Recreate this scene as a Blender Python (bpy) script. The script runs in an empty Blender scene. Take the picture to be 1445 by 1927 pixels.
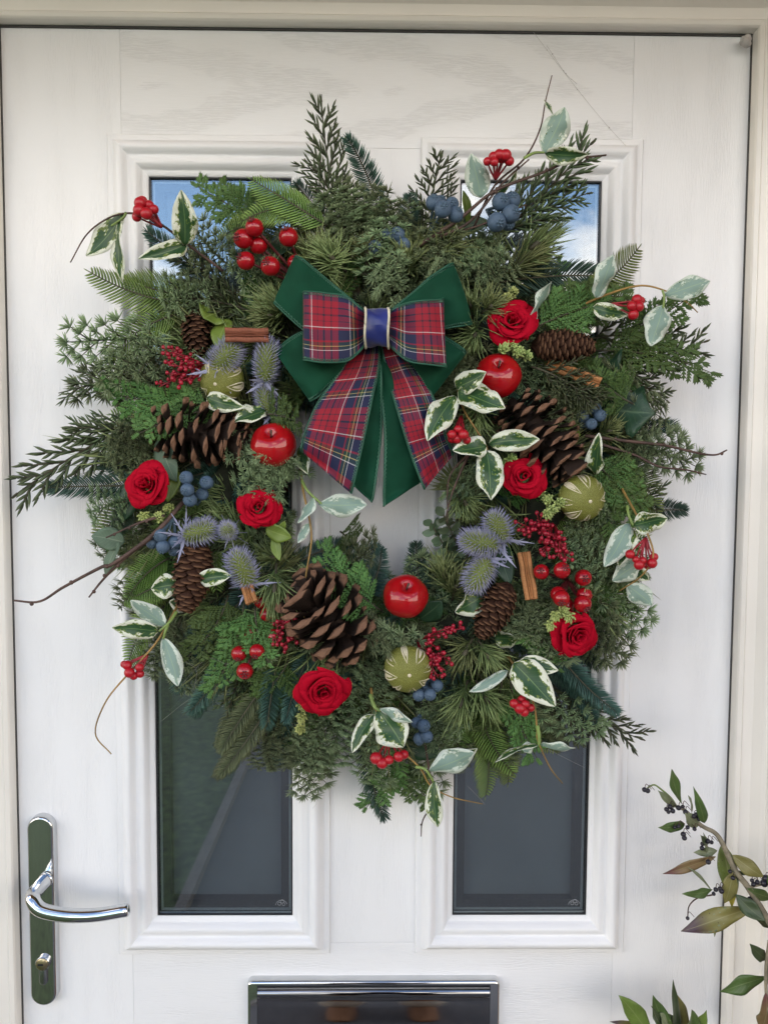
import bpy, math, random
from math import sin, cos, pi, radians, sqrt, atan2
from mathutils import Vector, Matrix, Quaternion, noise as mnoise
RNG = random.Random(7)
scene = bpy.context.scene
COL = scene.collection

# ------------------------------------------------------------------ camera
IMW, IMH, F = 1445.0, 1927.0, 1450.0
CAM = Vector((0.0, -0.9356, 0.1115))
_R = (Matrix.Rotation(0.0056, 3, 'Z') @ Matrix.Rotation(-0.0120, 3, 'Y') @ Matrix.Rotation(-0.0596, 3, 'X'))
_B = Matrix(((1, 0, 0), (0, 0, 1), (0, -1, 0)))
_M = _R.transposed() @ _B                    # rows: right, up, back
cd = bpy.data.cameras.new('camera'); camera = bpy.data.objects.new('camera', cd); COL.objects.link(camera)
m4 = _M.transposed().to_4x4(); m4.translation = CAM
camera.matrix_world = m4
cd.sensor_fit = 'VERTICAL'; cd.sensor_height = 36.0; cd.lens = F / IMH * 36.0
cd.clip_start = 0.02; cd.clip_end = 500
scene.camera = camera

# ------------------------------------------------------------------ sky, sun, exposure
SUN_EL, SUN_ROT = radians(36), radians(25)
world = bpy.data.worlds.new('World'); scene.world = world; world.use_nodes = True
nt = world.node_tree; nt.nodes.clear()
def _n(t, **k):
    n = nt.nodes.new(t)
    for a, b in k.items(): setattr(n, a, b)
    return n
out = _n('ShaderNodeOutputWorld'); bg = _n('ShaderNodeBackground'); bg.inputs['Strength'].default_value = 0.15
sky = _n('ShaderNodeTexSky', sky_type='NISHITA'); sky.sun_disc = False
sky.sun_elevation = SUN_EL; sky.sun_rotation = SUN_ROT; sky.air_density = 1.0; sky.dust_density = 0.6; sky.ozone_density = 1.5
tc = _n('ShaderNodeTexCoord'); mp = _n('ShaderNodeMapping'); mp.inputs['Scale'].default_value = (1, 1, 1.7); mp.inputs['Location'].default_value = (0.0, 0.0, 0.0)
nz = _n('ShaderNodeTexNoise'); nz.inputs['Scale'].default_value = 2.0; nz.inputs['Detail'].default_value = 7; nz.inputs['Roughness'].default_value = 0.55
sx = _n('ShaderNodeSeparateXYZ'); mr = _n('ShaderNodeMapRange')
mr.inputs['From Min'].default_value = 0.0; mr.inputs['From Max'].default_value = 0.45; mr.inputs['To Min'].default_value = 0.17; mr.inputs['To Max'].default_value = -0.02
ad = _n('ShaderNodeMath', operation='ADD'); rp = _n('ShaderNodeValToRGB')
rp.color_ramp.elements[0].position = 0.50; rp.color_ramp.elements[1].position = 0.60
mixc = _n('ShaderNodeMix', data_type='RGBA'); mixc.inputs[7].default_value = (11.9, 10.8, 9.6, 1)
L = nt.links.new
L(tc.outputs['Generated'], mp.inputs['Vector']); L(mp.outputs[0], nz.inputs['Vector']); L(tc.outputs['Generated'], sx.inputs[0])
L(sx.outputs['Z'], mr.inputs['Value']); L(nz.outputs[0], ad.inputs[0]); L(mr.outputs[0], ad.inputs[1]); L(ad.outputs[0], rp.inputs[0])
L(rp.outputs[0], mixc.inputs[0]); L(sky.outputs[0], mixc.inputs[6]); L(mixc.outputs[2], bg.inputs['Color']); L(bg.outputs[0], out.inputs['Surface'])
sl = bpy.data.lights.new('sun', 'SUN'); sl.energy = 2.5; sl.angle = radians(0.5); sl.color = (1.0, 0.95, 0.88)
sun = bpy.data.objects.new('sun', sl); COL.objects.link(sun)
sd = Vector((sin(SUN_ROT) * cos(SUN_EL), cos(SUN_ROT) * cos(SUN_EL), sin(SUN_EL)))
sun.rotation_euler = (-sd).to_track_quat('-Z', 'Y').to_euler(); sun.location = sd * 30
scene.view_settings.view_transform = 'Standard'; scene.view_settings.look = 'None'
scene.view_settings.exposure = 1.48; scene.view_settings.gamma = 1.0

# ------------------------------------------------------------------ helpers
def P(px, py, d=0.0):
    """photograph pixel + distance in front of the door face -> world point"""
    v = _M.transposed() @ Vector(((px - IMW / 2) / F, -(py - IMH / 2) / F, -1.0))
    t = (-d - CAM.y) / v.y
    return CAM + v * t
def S(d): return (0.9356 - d) / F            # metres per photograph pixel at distance d from the door

class MB:
    def __init__(s): s.v = []; s.f = []; s.m = []; s.uv = []; s.c = []; s.cc = 0.0
    def vert(s, p, c=None, uv=(0, 0)):
        s.v.append(tuple(p)); s.c.append(s.cc if c is None else c); s.uv.append(uv); return len(s.v) - 1
    def face(s, ids, m=0): s.f.append(tuple(ids)); s.m.append(m)
    def grid(s, pts, m=0, flip=False, uvs=None, cs=None, closed=False):
        n, k = len(pts), len(pts[0]); b = len(s.v)
        for i in range(n):
            for j in range(k): s.vert(pts[i][j], cs[i][j] if cs else None, uvs[i][j] if uvs else (j / max(1, k - 1), i / max(1, n - 1)))
        for i in range(n - 1):
            for j in range(k if closed else k - 1):
                j2 = (j + 1) % k
                q = (b + i * k + j, b + i * k + j2, b + (i + 1) * k + j2, b + (i + 1) * k + j)
                s.face(q[::-1] if flip else q, m)
    def box(s, x0, x1, y0, y1, z0, z1, m=0):
        b = len(s.v)
        for x in (x0, x1):
            for y in (y0, y1):
                for z in (z0, z1): s.vert((x, y, z))
        for q in ((0, 1, 3, 2), (4, 6, 7, 5), (0, 4, 5, 1), (2, 3, 7, 6), (0, 2, 6, 4), (1, 5, 7, 3)): s.face([b + i for i in q], m)
    def tube(s, pts, rad, n=6, m=0, cap=True, cs=None):
        pts = [Vector(p) for p in pts]
        k = len(pts)
        if not isinstance(rad, (list, tuple)): rad = [rad] * k
        up = Vector((0.31, 0.21, 0.93)); b = len(s.v)
        for i in range(k):
            t = (pts[min(i + 1, k - 1)] - pts[max(i - 1, 0)]).normalized()
            a = t.cross(up)
            if a.length < 1e-4: a = t.cross(Vector((1, 0, 0)))
            a.normalize(); c = t.cross(a); up = -a.cross(t) if False else c.cross(t) * -1 if False else up
            for j in range(n):
                w = 2 * pi * j / n; s.vert(pts[i] + (a * cos(w) + c * sin(w)) * rad[i], cs[i] if cs else None, (j / n, i / k))
        for i in range(k - 1):
            for j in range(n):
                j2 = (j + 1) % n; s.face((b + i * n + j, b + i * n + j2, b + (i + 1) * n + j2, b + (i + 1) * n + j), m)
        if cap:
            s.face([b + j for j in range(n)][::-1], m); s.face([b + (k - 1) * n + j for j in range(n)], m)
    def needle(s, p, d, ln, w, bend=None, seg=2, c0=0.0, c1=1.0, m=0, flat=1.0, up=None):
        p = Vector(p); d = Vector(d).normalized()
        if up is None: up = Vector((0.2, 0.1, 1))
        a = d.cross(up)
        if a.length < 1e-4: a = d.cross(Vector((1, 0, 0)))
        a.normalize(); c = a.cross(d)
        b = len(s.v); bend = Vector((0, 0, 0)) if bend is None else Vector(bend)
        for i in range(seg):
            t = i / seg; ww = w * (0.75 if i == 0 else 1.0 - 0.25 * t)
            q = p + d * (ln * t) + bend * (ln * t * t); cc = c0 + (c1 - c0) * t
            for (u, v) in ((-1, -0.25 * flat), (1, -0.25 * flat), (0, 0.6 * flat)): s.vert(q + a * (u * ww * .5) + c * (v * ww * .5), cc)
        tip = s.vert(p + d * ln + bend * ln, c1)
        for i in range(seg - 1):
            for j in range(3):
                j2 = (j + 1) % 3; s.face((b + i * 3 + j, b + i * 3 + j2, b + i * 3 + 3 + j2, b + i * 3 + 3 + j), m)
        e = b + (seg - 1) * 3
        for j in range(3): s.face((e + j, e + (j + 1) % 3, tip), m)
    def sphere(s, c, r, n=14, k=9, sq=(1, 1, 1), m=0, cc=None):
        c = Vector(c); b = len(s.v); s.vert(c + Vector((0, 0, r * sq[2])), cc)
        for i in range(1, k):
            th = pi * i / k
            for j in range(n):
                ph = 2 * pi * j / n; s.vert(c + Vector((r * sq[0] * sin(th) * cos(ph), r * sq[1] * sin(th) * sin(ph), r * sq[2] * cos(th))), cc)
        e = s.vert(c - Vector((0, 0, r * sq[2])), cc)
        for j in range(n): s.face((b, b + 1 + j, b + 1 + (j + 1) % n), m); s.face((e, e - n + (j + 1) % n, e - n + j), m)
        for i in range(k - 2):
            for j in range(n):
                a0 = b + 1 + i * n + j; a1 = b + 1 + i * n + (j + 1) % n; s.face((a0, a0 + n, a1 + n, a1), m)
    def lathe(s, prof, n=32, m=0, fn=None):
        b = len(s.v); k = len(prof)
        for i, (r, z) in enumerate(prof):
            for j in range(n):
                w = 2 * pi * j / n; p = Vector((r * cos(w), r * sin(w), z))
                s.vert(fn(p, w, i) if fn else p, None, (j / n, i / (k - 1)))
        for i in range(k - 1):
            for j in range(n):
                j2 = (j + 1) % n; s.face((b + i * n + j, b + i * n + j2, b + (i + 1) * n + j2, b + (i + 1) * n + j), m)
    def data(s, name, mats, smooth=True, recalc=True):
        me = bpy.data.meshes.new(name); me.from_pydata(s.v, [], s.f)
        for x in (mats if isinstance(mats, (list, tuple)) else [mats]): me.materials.append(x)
        me.polygons.foreach_set('material_index', s.m)
        me.polygons.foreach_set('use_smooth', [smooth] * len(s.f))
        uvl = me.uv_layers.new(name='UVMap'); vi = [0] * len(me.loops); me.loops.foreach_get('vertex_index', vi)
        fl = []
        for i in vi: fl += s.uv[i]
        uvl.data.foreach_set('uv', fl)
        at = me.color_attributes.new('Col', 'FLOAT_COLOR', 'POINT'); fc = []
        for c in s.c: fc += [c, c, c, 1.0]
        at.data.foreach_set('color', fc)
        me.validate(); me.update()
        if recalc:
            import bmesh
            bm = bmesh.new(); bm.from_mesh(me); bmesh.ops.recalc_face_normals(bm, faces=bm.faces); bm.to_mesh(me); bm.free()
        return me
    def obj(s, name, mats, parent=None, smooth=True, recalc=True, mw=None):
        return link(name, s.data(name, mats, smooth, recalc), parent, mw)

def link(name, me, parent=None, mw=None):
    o = bpy.data.objects.new(name, me); COL.objects.link(o)
    if parent is not None: o.parent = parent
    if mw is not None: o.matrix_local = mw
    return o
def tag(o, label=None, cat=None, group=None, kind=None):
    if label: o['label'] = label
    if cat: o['category'] = cat
    if group: o['group'] = group
    if kind: o['kind'] = kind
    return o
def empty(name, loc=(0, 0, 0), label=None, cat=None, group=None, mw=None):
    o = bpy.data.objects.new(name, None); COL.objects.link(o); o.location = loc; o.empty_display_size = 0.02
    if mw is not None: o.matrix_world = mw
    return tag(o, label, cat, group)
def bevel(o, w, seg=2, ang=35):
    b = o.modifiers.new('bevel', 'BEVEL'); b.width = w; b.segments = seg; b.limit_method = 'ANGLE'; b.angle_limit = radians(ang); return o
def catmull(pts, n):
    pts = [Vector(p) for p in pts]; k = len(pts); res = []
    for i in range(n):
        u = i / (n - 1) * (k - 1); a = min(int(u), k - 2); t = u - a
        p0 = pts[a - 1] if a > 0 else pts[0] * 2 - pts[1]
        p1, p2 = pts[a], pts[a + 1]
        p3 = pts[a + 2] if a + 2 < k else pts[-1] * 2 - pts[-2]
        res.append(0.5 * ((2 * p1) + (p2 - p0) * t + (2 * p0 - 5 * p1 + 4 * p2 - p3) * t * t + (3 * p1 - p0 - 3 * p2 + p3) * t ** 3))
    return res
def frame_bt(B, T, roll=0.0, scale=1.0, wide=1.0):
    """matrix: local +Y runs B->T, local +Z faces the viewer's side, turned by roll about the axis"""
    y = (T - B).normalized(); n = (Vector((0, -1, 0.06)))
    n = n - y * n.dot(y)
    if n.length < 1e-3: n = Vector((0, 0, 1)) - y * y.z
    n.normalize(); n = Quaternion(y, roll) @ n; x = y.cross(n)
    m = Matrix((x * scale * wide, y * scale, n * scale * wide)).transposed().to_4x4(); m.translation = B
    return m
def frame_face(p, tx=0.0, ty=0.0, spin=0.0, scale=1.0):
    """matrix: local +Z faces the viewer's side, leaning tx to the right and ty upward"""
    n = Vector((tx, -1, ty)).normalized(); u = Vector((0, 0, 1)); u = (u - n * u.dot(n)).normalized(); u = Quaternion(n, spin) @ u
    x = u.cross(n); m = Matrix((x * scale, u * scale, n * scale)).transposed().to_4x4(); m.translation = p
    return m

# ------------------------------------------------------------------ materials
class NT:
    def __init__(s, name):
        s.mat = bpy.data.materials.new(name); s.mat.use_nodes = True; s.t = s.mat.node_tree
        s.b = s.t.nodes['Principled BSDF']
    def n(s, typ, ins=None, **k):
        x = s.t.nodes.new(typ)
        for a, b in k.items(): setattr(x, a, b)
        for a, b in (ins or {}).items():
            if hasattr(b, 'is_output'): s.t.links.new(b, x.inputs[a])
            else: x.inputs[a].default_value = b
        return x
    def set(s, **k):
        for a, b in k.items():
            a = a.replace('_', ' ')
            if hasattr(b, 'is_output'): s.t.links.new(b, s.b.inputs[a])
            else: s.b.inputs[a].default_value = b
    def ramp(s, fac, stops, interp='LINEAR'):
        r = s.n('ShaderNodeValToRGB', {0: fac}); cr = r.color_ramp; cr.interpolation = interp
        while len(cr.elements) < len(stops): cr.elements.new(0.5)
        for e, (p, c) in zip(cr.elements, stops): e.position = p; e.color = (*c, 1) if len(c) == 3 else c
        return r.outputs[0]
    def mix(s, f, a, b, blend='MIX'):
        x = s.n('ShaderNodeMix', data_type='RGBA', blend_type=blend)
        for i, v in ((0, f), (6, a), (7, b)):
            if hasattr(v, 'is_output'): s.t.links.new(v, x.inputs[i])
            else: x.inputs[i].default_value = v if i == 0 else ((*v, 1) if len(v) == 3 else v)
        return x.outputs[2]
    def math(s, op, a, b=0.0, c=None):
        ins = {0: a, 1: b}
        if c is not None: ins[2] = c
        return s.n('ShaderNodeMath', ins, operation=op).outputs[0]
    def noise(s, scale, vec=None, detail=3, rough=.5, dist=0.0):
        ins = {'Scale': scale, 'Detail': detail, 'Roughness': rough, 'Distortion': dist}
        if vec is not None: ins['Vector'] = vec
        return s.n('ShaderNodeTexNoise', ins).outputs[0]
    def coord(s, which='Object', sc=None, loc=None, rot=None):
        o = s.n('ShaderNodeTexCoord').outputs[which]
        if sc or loc or rot:
            m = s.n('ShaderNodeMapping', {'Vector': o})
            if sc: m.inputs['Scale'].default_value = sc
            if loc: m.inputs['Location'].default_value = loc
            if rot: m.inputs['Rotation'].default_value = rot
            o = m.outputs[0]
        return o
    def bump(s, h, strength=.3, dist=.001):
        s.set(Normal=s.n('ShaderNodeBump', {'Height': h, 'Strength': strength, 'Distance': dist}).outputs[0])
    def rand(s): return s.n('ShaderNodeObjectInfo').outputs['Random']
    def col(s): return s.n('ShaderNodeVertexColor', layer_name='Col').outputs[0]

def simple(name, c, rough=.5, metal=0.0, var=.12, nscale=40, bump=0.0, bscale=300, coat=0.0, spec=None, sheen=0.0):
    q = NT(name); f = q.noise(nscale, q.coord(), 4)
    lo = tuple(x * (1 - var * 1.6) for x in c); hi = tuple(min(1, x * (1 + var * 1.6)) for x in c)
    q.set(Base_Color=q.ramp(f, [(.3, lo), (.7, hi)]), Roughness=rough, Metallic=metal)
    if coat: q.set(Coat_Weight=coat, Coat_Roughness=.04)
    if spec is not None: q.set(Specular_IOR_Level=spec)
    if sheen: q.set(Sheen_Weight=sheen)
    if bump: q.bump(q.noise(bscale, q.coord(), 3), bump, .0006)
    return q.mat
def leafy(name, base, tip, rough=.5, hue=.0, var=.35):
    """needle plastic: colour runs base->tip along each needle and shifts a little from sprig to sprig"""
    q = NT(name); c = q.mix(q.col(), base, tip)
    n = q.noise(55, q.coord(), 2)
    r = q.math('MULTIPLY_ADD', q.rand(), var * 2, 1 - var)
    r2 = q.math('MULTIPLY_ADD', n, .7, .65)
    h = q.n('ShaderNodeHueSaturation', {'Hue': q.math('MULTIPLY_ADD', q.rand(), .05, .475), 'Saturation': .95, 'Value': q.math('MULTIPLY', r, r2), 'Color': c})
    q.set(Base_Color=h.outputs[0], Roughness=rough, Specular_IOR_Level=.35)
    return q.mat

def grain_mat(name, horiz=False, cathedral=False, base=(.80, .80, .80)):
    q = NT(name); oc = q.coord('Object')
    sc = (45, 45, 720) if horiz else (720, 45, 45)
    warp = q.noise(9, oc, 2)
    v = q.n('ShaderNodeVectorMath', {0: oc, 1: q.n('ShaderNodeCombineXYZ', {0: q.math('MULTIPLY', warp, 0.0 if horiz else .02), 2: q.math('MULTIPLY', warp, .02 if horiz else 0.0)}).outputs[0]}, operation='ADD').outputs[0]
    m = q.n('ShaderNodeMapping', {'Vector': v}); m.inputs['Scale'].default_value = sc
    fine = q.noise(1.0, m.outputs[0], 3, .6)
    if cathedral:
        sep = q.n('ShaderNodeSeparateXYZ', {0: v})
        # nested V figures lying along the rail
        zz = q.math('ABSOLUTE', q.math('SUBTRACT', sep.outputs[2], .565))
        zz = q.math('POWER', zz, 1.15)
        ph = q.math('ADD', q.math('MULTIPLY', sep.outputs[0], 9.0), q.math('MULTIPLY', zz, 62.0))
        ph = q.math('ADD', ph, q.math('MULTIPLY', q.noise(12, oc, 3), 2.6))
        band = q.math('MULTIPLY_ADD', q.math('SINE', q.math('MULTIPLY', ph, 2.6)), .5, .5)
    else:
        m2 = q.n('ShaderNodeMapping', {'Vector': v}); m2.inputs['Scale'].default_value = (7, 7, 40) if horiz else (40, 7, 7)
        band = q.noise(1.0, m2.outputs[0], 2, .5)
    bandc = q.ramp(band, [(.42, (0, 0, 0)), (.62, (1, 1, 1))])
    ticks = q.ramp(fine, [(.44, (0, 0, 0)), (.56, (1, 1, 1))])
    k = q.math('MULTIPLY', ticks, q.math('MULTIPLY_ADD', bandc, .8, .2))
    hgt = q.math('SUBTRACT', q.math('MULTIPLY', q.noise(30, oc, 2), .3), k)
    dark = tuple(x * (.90 if cathedral else .975) for x in base)
    bc = q.mix(q.math('MULTIPLY', k, .85 if cathedral else .25), base, dark)
    vo = q.n('ShaderNodeTexVoronoi', {'Vector': oc, 'Scale': 9.0}); sp = q.math('MULTIPLY', q.ramp(vo.outputs[0], [(.006, (1, 1, 1)), (.012, (0, 0, 0))]), .75)
    bc = q.mix(sp, bc, (.16, .14, .12)); bc = q.mix(q.ramp(q.noise(3.5, oc, 5, .6), [(.45, (0, 0, 0)), (.75, (.5, .5, .5))]), bc, tuple(x * y for x, y in zip(base, (.95, .94, .91))))
    q.set(Base_Color=bc, Roughness=.42, Specular_IOR_Level=.4)
    q.bump(hgt, .55, .0004)
    return q.mat
WHITE = (.82, .82, .825)
M = {}
M['grain_v'] = grain_mat('white woodgrain vertical', base=WHITE)
M['grain_h'] = grain_mat('white woodgrain horizontal', True, base=WHITE)
M['grain_top'] = grain_mat('white woodgrain cathedral', True, True, base=WHITE)
M['upvc'] = simple('cream white frame plastic', (.80, .765, .70), .3, var=.02, nscale=8)
M['chrome'] = simple('polished chrome', (.62, .63, .64), .07, 1.0, var=.03, nscale=30)
M['shade_chrome'] = simple('chrome with reflected shade', (.30, .30, .31), .06, 1.0, var=.05, nscale=60)  # flap chrome darkened: reflection of dark ground and person's shadow in the colour
M['steel'] = simple('satin steel', (.45, .46, .47), .22, 1.0, var=.05)
M['brass'] = simple('worn brass', (.55, .45, .28), .28, 1.0, var=.15)
M['black'] = simple('black rubber', (.012, .013, .015), .5)
M['seal'] = simple('grey seal with gap shadow', (.06, .058, .055), .8)  # grey also carries the shadow in the door gap
M['dark'] = simple('dark gap', (.02, .02, .022), .8)
M['spacer'] = simple('grey spacer bar', (.42, .45, .48), .35, .3, var=.04)
def glass_mat():
    q = NT('window glass')
    fc = q.n('ShaderNodeLayerWeight', {'Blend': .5}).outputs['Facing']
    fr = q.math('MULTIPLY_ADD', q.math('POWER', fc, 4.0), .8, .19)
    gl = q.n('ShaderNodeBsdfGlossy', {'Color': (.96, .98, 1, 1), 'Roughness': .012}).outputs[0]
    tr = q.n('ShaderNodeBsdfTransparent', {'Color': (.8, .84, .84, 1)}).outputs[0]
    mx = q.n('ShaderNodeMixShader', {0: fr, 1: tr, 2: gl}).outputs[0]
    q.t.links.new(mx, q.t.nodes['Material Output'].inputs['Surface']); return q.mat
M['glass'] = glass_mat()
M['inner_pane'] = simple('grey inner pane', (.16, .178, .205), .12, var=.06, nscale=14)
M['etch'] = simple('etched mark', (.3, .31, .32), .6)

# ------------------------------------------------------------------ the place around the door
GZ = -1.5
def structure(name, mb, mat, kind='structure', smooth=False): return tag(mb.obj(name, mat, smooth=smooth), kind=kind)
def asphalt_mat():
    q = NT('asphalt drive'); oc = q.coord()
    q.set(Base_Color=q.ramp(q.noise(160, oc, 4, .7), [(.3, (.06, .062, .066)), (.7, (.15, .152, .158))]), Roughness=.9); q.bump(q.noise(140, oc, 3), .6, .004); return q.mat
M['asphalt'] = asphalt_mat()
M['lawn'] = simple('lawn', (.055, .082, .030), .9, var=.45, nscale=20, bump=.8, bscale=90)
M['kerb'] = simple('pale kerb stone', (.125, .118, .112), .8, var=.15, nscale=30)
b = MB(); b.box(-200, 200, -300, 60, GZ - .5, GZ); structure('ground', b, M['lawn'])
b = MB(); b.box(-.66, 3.6, -9, .0, GZ - .1, GZ + .012); structure('driveway', b, M['asphalt'])
b = MB(); b.box(-60, 60, -15, -9.0, GZ - .1, GZ + .006); structure('road', b, M['asphalt'])
b = MB(); b.box(-.70, -.66, -9, -.2, GZ - .1, GZ + .05); structure('kerb', b, M['kerb'])
# ------------------------------------------------------------------ door frame (three mitred lengths)
FD = .0
XL, XR, ZT = P(22, 963, FD).x, P(1384, 963, FD).x, P(700, 57.5, FD).z
ZB = GZ + .12
prof = [(0, -.03), (0, .0), (.0, .016), (.0015, .0185), (.006, .020), (.0075, .018), (.009, .0165), (.020, .019), (.029, .026), (.034, .029), (.036, .032), (.040, .033), (.078, .033), (.080, .031), (.080, -.03)]
def frame_piece(name, fn, ends, parent):
    b = MB(); b.grid([[Vector(fn(o, e)) + Vector((0, -p, 0)) for (o, p) in prof] for e in ends])
    o = b.obj(name, M['upvc'], parent, smooth=False); return o
frame_t = empty('door_frame', (XL, 0, ZB), 'white moulded plastic frame around the closed front door', 'door frame')
frame_t.location = (0, 0, 0)
frame_piece('jamb', lambda o, e: (XL - o, 0, ZB if e == 0 else ZT + o), (0, 1), frame_t)
frame_piece('jamb', lambda o, e: (XR + o, 0, ZB if e == 0 else ZT + o), (0, 1), frame_t)
frame_piece('head', lambda o, e: ((XL - o) if e == 0 else (XR + o), 0, ZT + o), (0, 1), frame_t)
for (a, c, z0, z1) in ((XL - .002, XL + .0010, ZB, ZT), (XR - .0010, XR + .002, ZB, ZT), (XL + .0012, XR - .0012, ZT - .0022, ZT + .002)):
    b = MB(); b.box(a, c, -.0030, -.0002, z0, z1); b.obj('seal_shadow_strip', M['seal'], frame_t, smooth=False)  # dark strips stand for both gasket and shadow gap round the door
b = MB(); b.box(XL - .08, XR + .08, -.06, .05, ZB - .05, ZB - .004); b.obj('threshold', M['steel'], frame_t, smooth=False)

# ------------------------------------------------------------------ house wall, canopy and side wall added for shade
def brick_mat():
    q = NT('buff brick'); oc = q.coord()
    m = q.n('ShaderNodeMapping', {'Vector': oc}); m.inputs['Rotation'].default_value = (radians(90), 0, 0)
    br = q.n('ShaderNodeTexBrick', {'Vector': m.outputs[0], 'Color1': (.36, .22, .14, 1), 'Color2': (.28, .16, .10, 1), 'Mortar': (.42, .39, .34, 1), 'Scale': 1.0, 'Mortar Size': .006, 'Brick Width': .225, 'Row Height': .075})
    q.set(Base_Color=br.outputs[0], Roughness=.9); return q.mat
M['brick'] = brick_mat()
M['soffit'] = simple('brown soffit board', (.56, .32, .13), .6, var=.1)
M['tile'] = simple('roof tile', (.12, .07, .05), .8)
house = empty('house_wall', (0, 0, 0), 'brick house wall that the front door is set into', 'wall')
wl, wr, wt = XL - .0805, XR + .0805, ZT + .0805
for (a, c, z0, z1) in ((-5, wl, GZ, wt), (wr, 5, GZ, wt), (-5, 5, wt, 3.6)):
    b = MB(); b.box(a, c, .0, 7.0 if z0 > 0 else .3, z0, z1); b.obj('wall', M['brick'], house, smooth=False)
b = MB(); b.box(-5.2, 5.2, -.3, 7.3, 3.6, 3.75); b.obj('eaves', M['soffit'], house, smooth=False)
b = MB(); b.box(-5, 5, .31, 7, GZ, wt); b.obj('inside_wall', M['dark'], house, smooth=False)
canopy = empty('shade_canopy', (0, 0, 0), 'added brown canopy out of view, shading the top of the door', 'canopy')  # unseen, added to block light and bounce brown onto the frame head
b = MB(); b.box(-1.0, 1.0, -.52, -.001, ZT + .084, ZT + .13); b.obj('soffit', M['soffit'], canopy, smooth=False)
b = MB(); b.box(-1.04, 1.04, -.56, -.001, ZT + .132, ZT + .20); b.obj('roof', M['tile'], canopy, smooth=False)
side = empty('shade_wall', (0, 0, 0), 'added brick wall out of view, shading the right of the door', 'wall')
b = MB(); b.box(.98, 1.20, -.62, -.001, GZ, ZT + .082); b.obj('wall', M['brick'], side, smooth=False)  # unseen wall added to cut the light from the right

# ------------------------------------------------------------------ door leaf
WW, GG, HH = .2627, .1060, .9978             # moulding size from the photograph
door = empty('front_door', (0, 0, 0), 'white woodgrain front door with two tall glazed panels', 'door')
xw = [-GG / 2 - WW, -GG / 2, GG / 2, GG / 2 + WW]
zt, zb = HH / 2, -HH / 2
s0, s1 = P(228, 200, 0).x, P(1190, 200, 0).x            # stile / rail joints
zr = P(700, 283, 0).z; zr2 = P(700, 1770, 0).z
TH, g = .045, .0002
ins = .012
def board(name, x0, x1, z0, z1, mat):
    b = MB(); b.box(x0, x1, 0, TH, z0, z1); o = b.obj(name, mat, door, smooth=False); return bevel(o, .0003, 2)
ex = .03
zlow = ZB
board('stile', XL - ex, s0 - g, zlow, ZT + ex, M['grain_v']); board('stile', s1 + g, XR + ex, zlow, ZT + ex, M['grain_v'])
for (a, c) in ((s0, xw[0] + ins),) if s0 < xw[0] + ins else (): board('stile_edge', a, c, zb + ins, zt - ins, M['grain_v'])
if s1 > xw[3] - ins: board('stile_edge', xw[3] - ins, s1, zb + ins, zt - ins, M['grain_v'])
board('top_rail', s0, s1, zt - ins, ZT + ex, M['grain_top'])
board('bottom_rail', s0, s1, zlow, zb + ins, M['grain_h'])
board('muntin', xw[1] - ins, xw[2] + ins, zb + ins + g, zt - ins - g, M['grain_v'])
mp_ = [(0, -.001), (0, .0022), (.0012, .0034), (.0065, .0036), (.0082, .0044), (.0105, .0085), (.0135, .0115), (.017, .0128), (.0205, .0118), (.0235, .0080), (.0250, .0064), (.0265, .0062), (.0305, .0080), (.0335, .0086), (.0365, .0074), (.0395, .0030), (.0405, .0018), (.0420, .0016), (.0462, .0004), (.0472, -.001), (.0472, -.010)]
def window(x0, x1):
    w = empty('window'); w.parent = door
    def piece(fn, mat):
        b = MB(); b.grid([[Vector(fn(o, e)) + Vector((0, -p * (1.35 if p > 0 else 1), 0)) for (o, p) in mp_] for e in (0, 1)]); o = b.obj('moulding', mat, w, smooth=True)
        e = o.modifiers.new('split', 'EDGE_SPLIT'); e.split_angle = radians(50)
    piece(lambda o, e: (x0 + o, 0, zb + o if e == 0 else zt - o), M['grain_v'])
    piece(lambda o, e: (x1 - o, 0, zb + o if e == 0 else zt - o), M['grain_v'])
    piece(lambda o, e: (x0 + o if e == 0 else x1 - o, 0, zt - o), M['grain_h'])
    piece(lambda o, e: (x0 + o if e == 0 else x1 - o, 0, zb + o), M['grain_h'])
    i = .0474; X0, X1, Z0, Z1 = x0 + i, x1 - i, zb + i, zt - i
    def ring(name, a, c, y0, y1, mat):
        b = MB()
        for (p, q, r, s_) in ((X0 + a, X0 + c, Z0 + a, Z1 - a), (X1 - c, X1 - a, Z0 + a, Z1 - a), (X0 + c, X1 - c, Z0 + a, Z0 + c), (X0 + c, X1 - c, Z1 - c, Z1 - a)): b.box(p, q, y0, y1, r, s_)
        return b.obj(name, mat, w, smooth=False)
    ring('gasket', 0, .0014, .0005, .0035, M['black'])
    b = MB(); b.box(X0, X1, .004, .007, Z0, Z1); b.obj('glass_pane', M['glass'], w, smooth=False)
    ring('spacer_bar', .0022, .0050, .0080, .022, M['spacer'])
    ring('spacer_bar', .0050, .0150, .0095, .022, M['black'])
    b = MB(); b.box(X0, X1, .0225, .027, Z0, Z1); b.obj('inner_pane', M['inner_pane'], w, smooth=False)
    # small etched maker's mark in the lower corner
    b = MB(); cx, cz = X1 - .014, Z0 + .016
    for (ox, oz, r, a0, a1) in ((0, -.006, .0075, 20, 175), (.001, 0, .0022, 0, 360), (-.0025, -.003, .002, 0, 360), (.0028, -.0035, .0018, 0, 360)):
        pts = [(cx + ox + r * cos(radians(a)), .0036, cz + oz + r * sin(radians(a))) for a in range(a0, a1 + 1, 15)]
        b.tube(pts, .00028, 4)
    b.obj('etched_mark', M['etch'], w)
    return w
window(xw[0], xw[1]); window(xw[2], xw[3])

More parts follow.
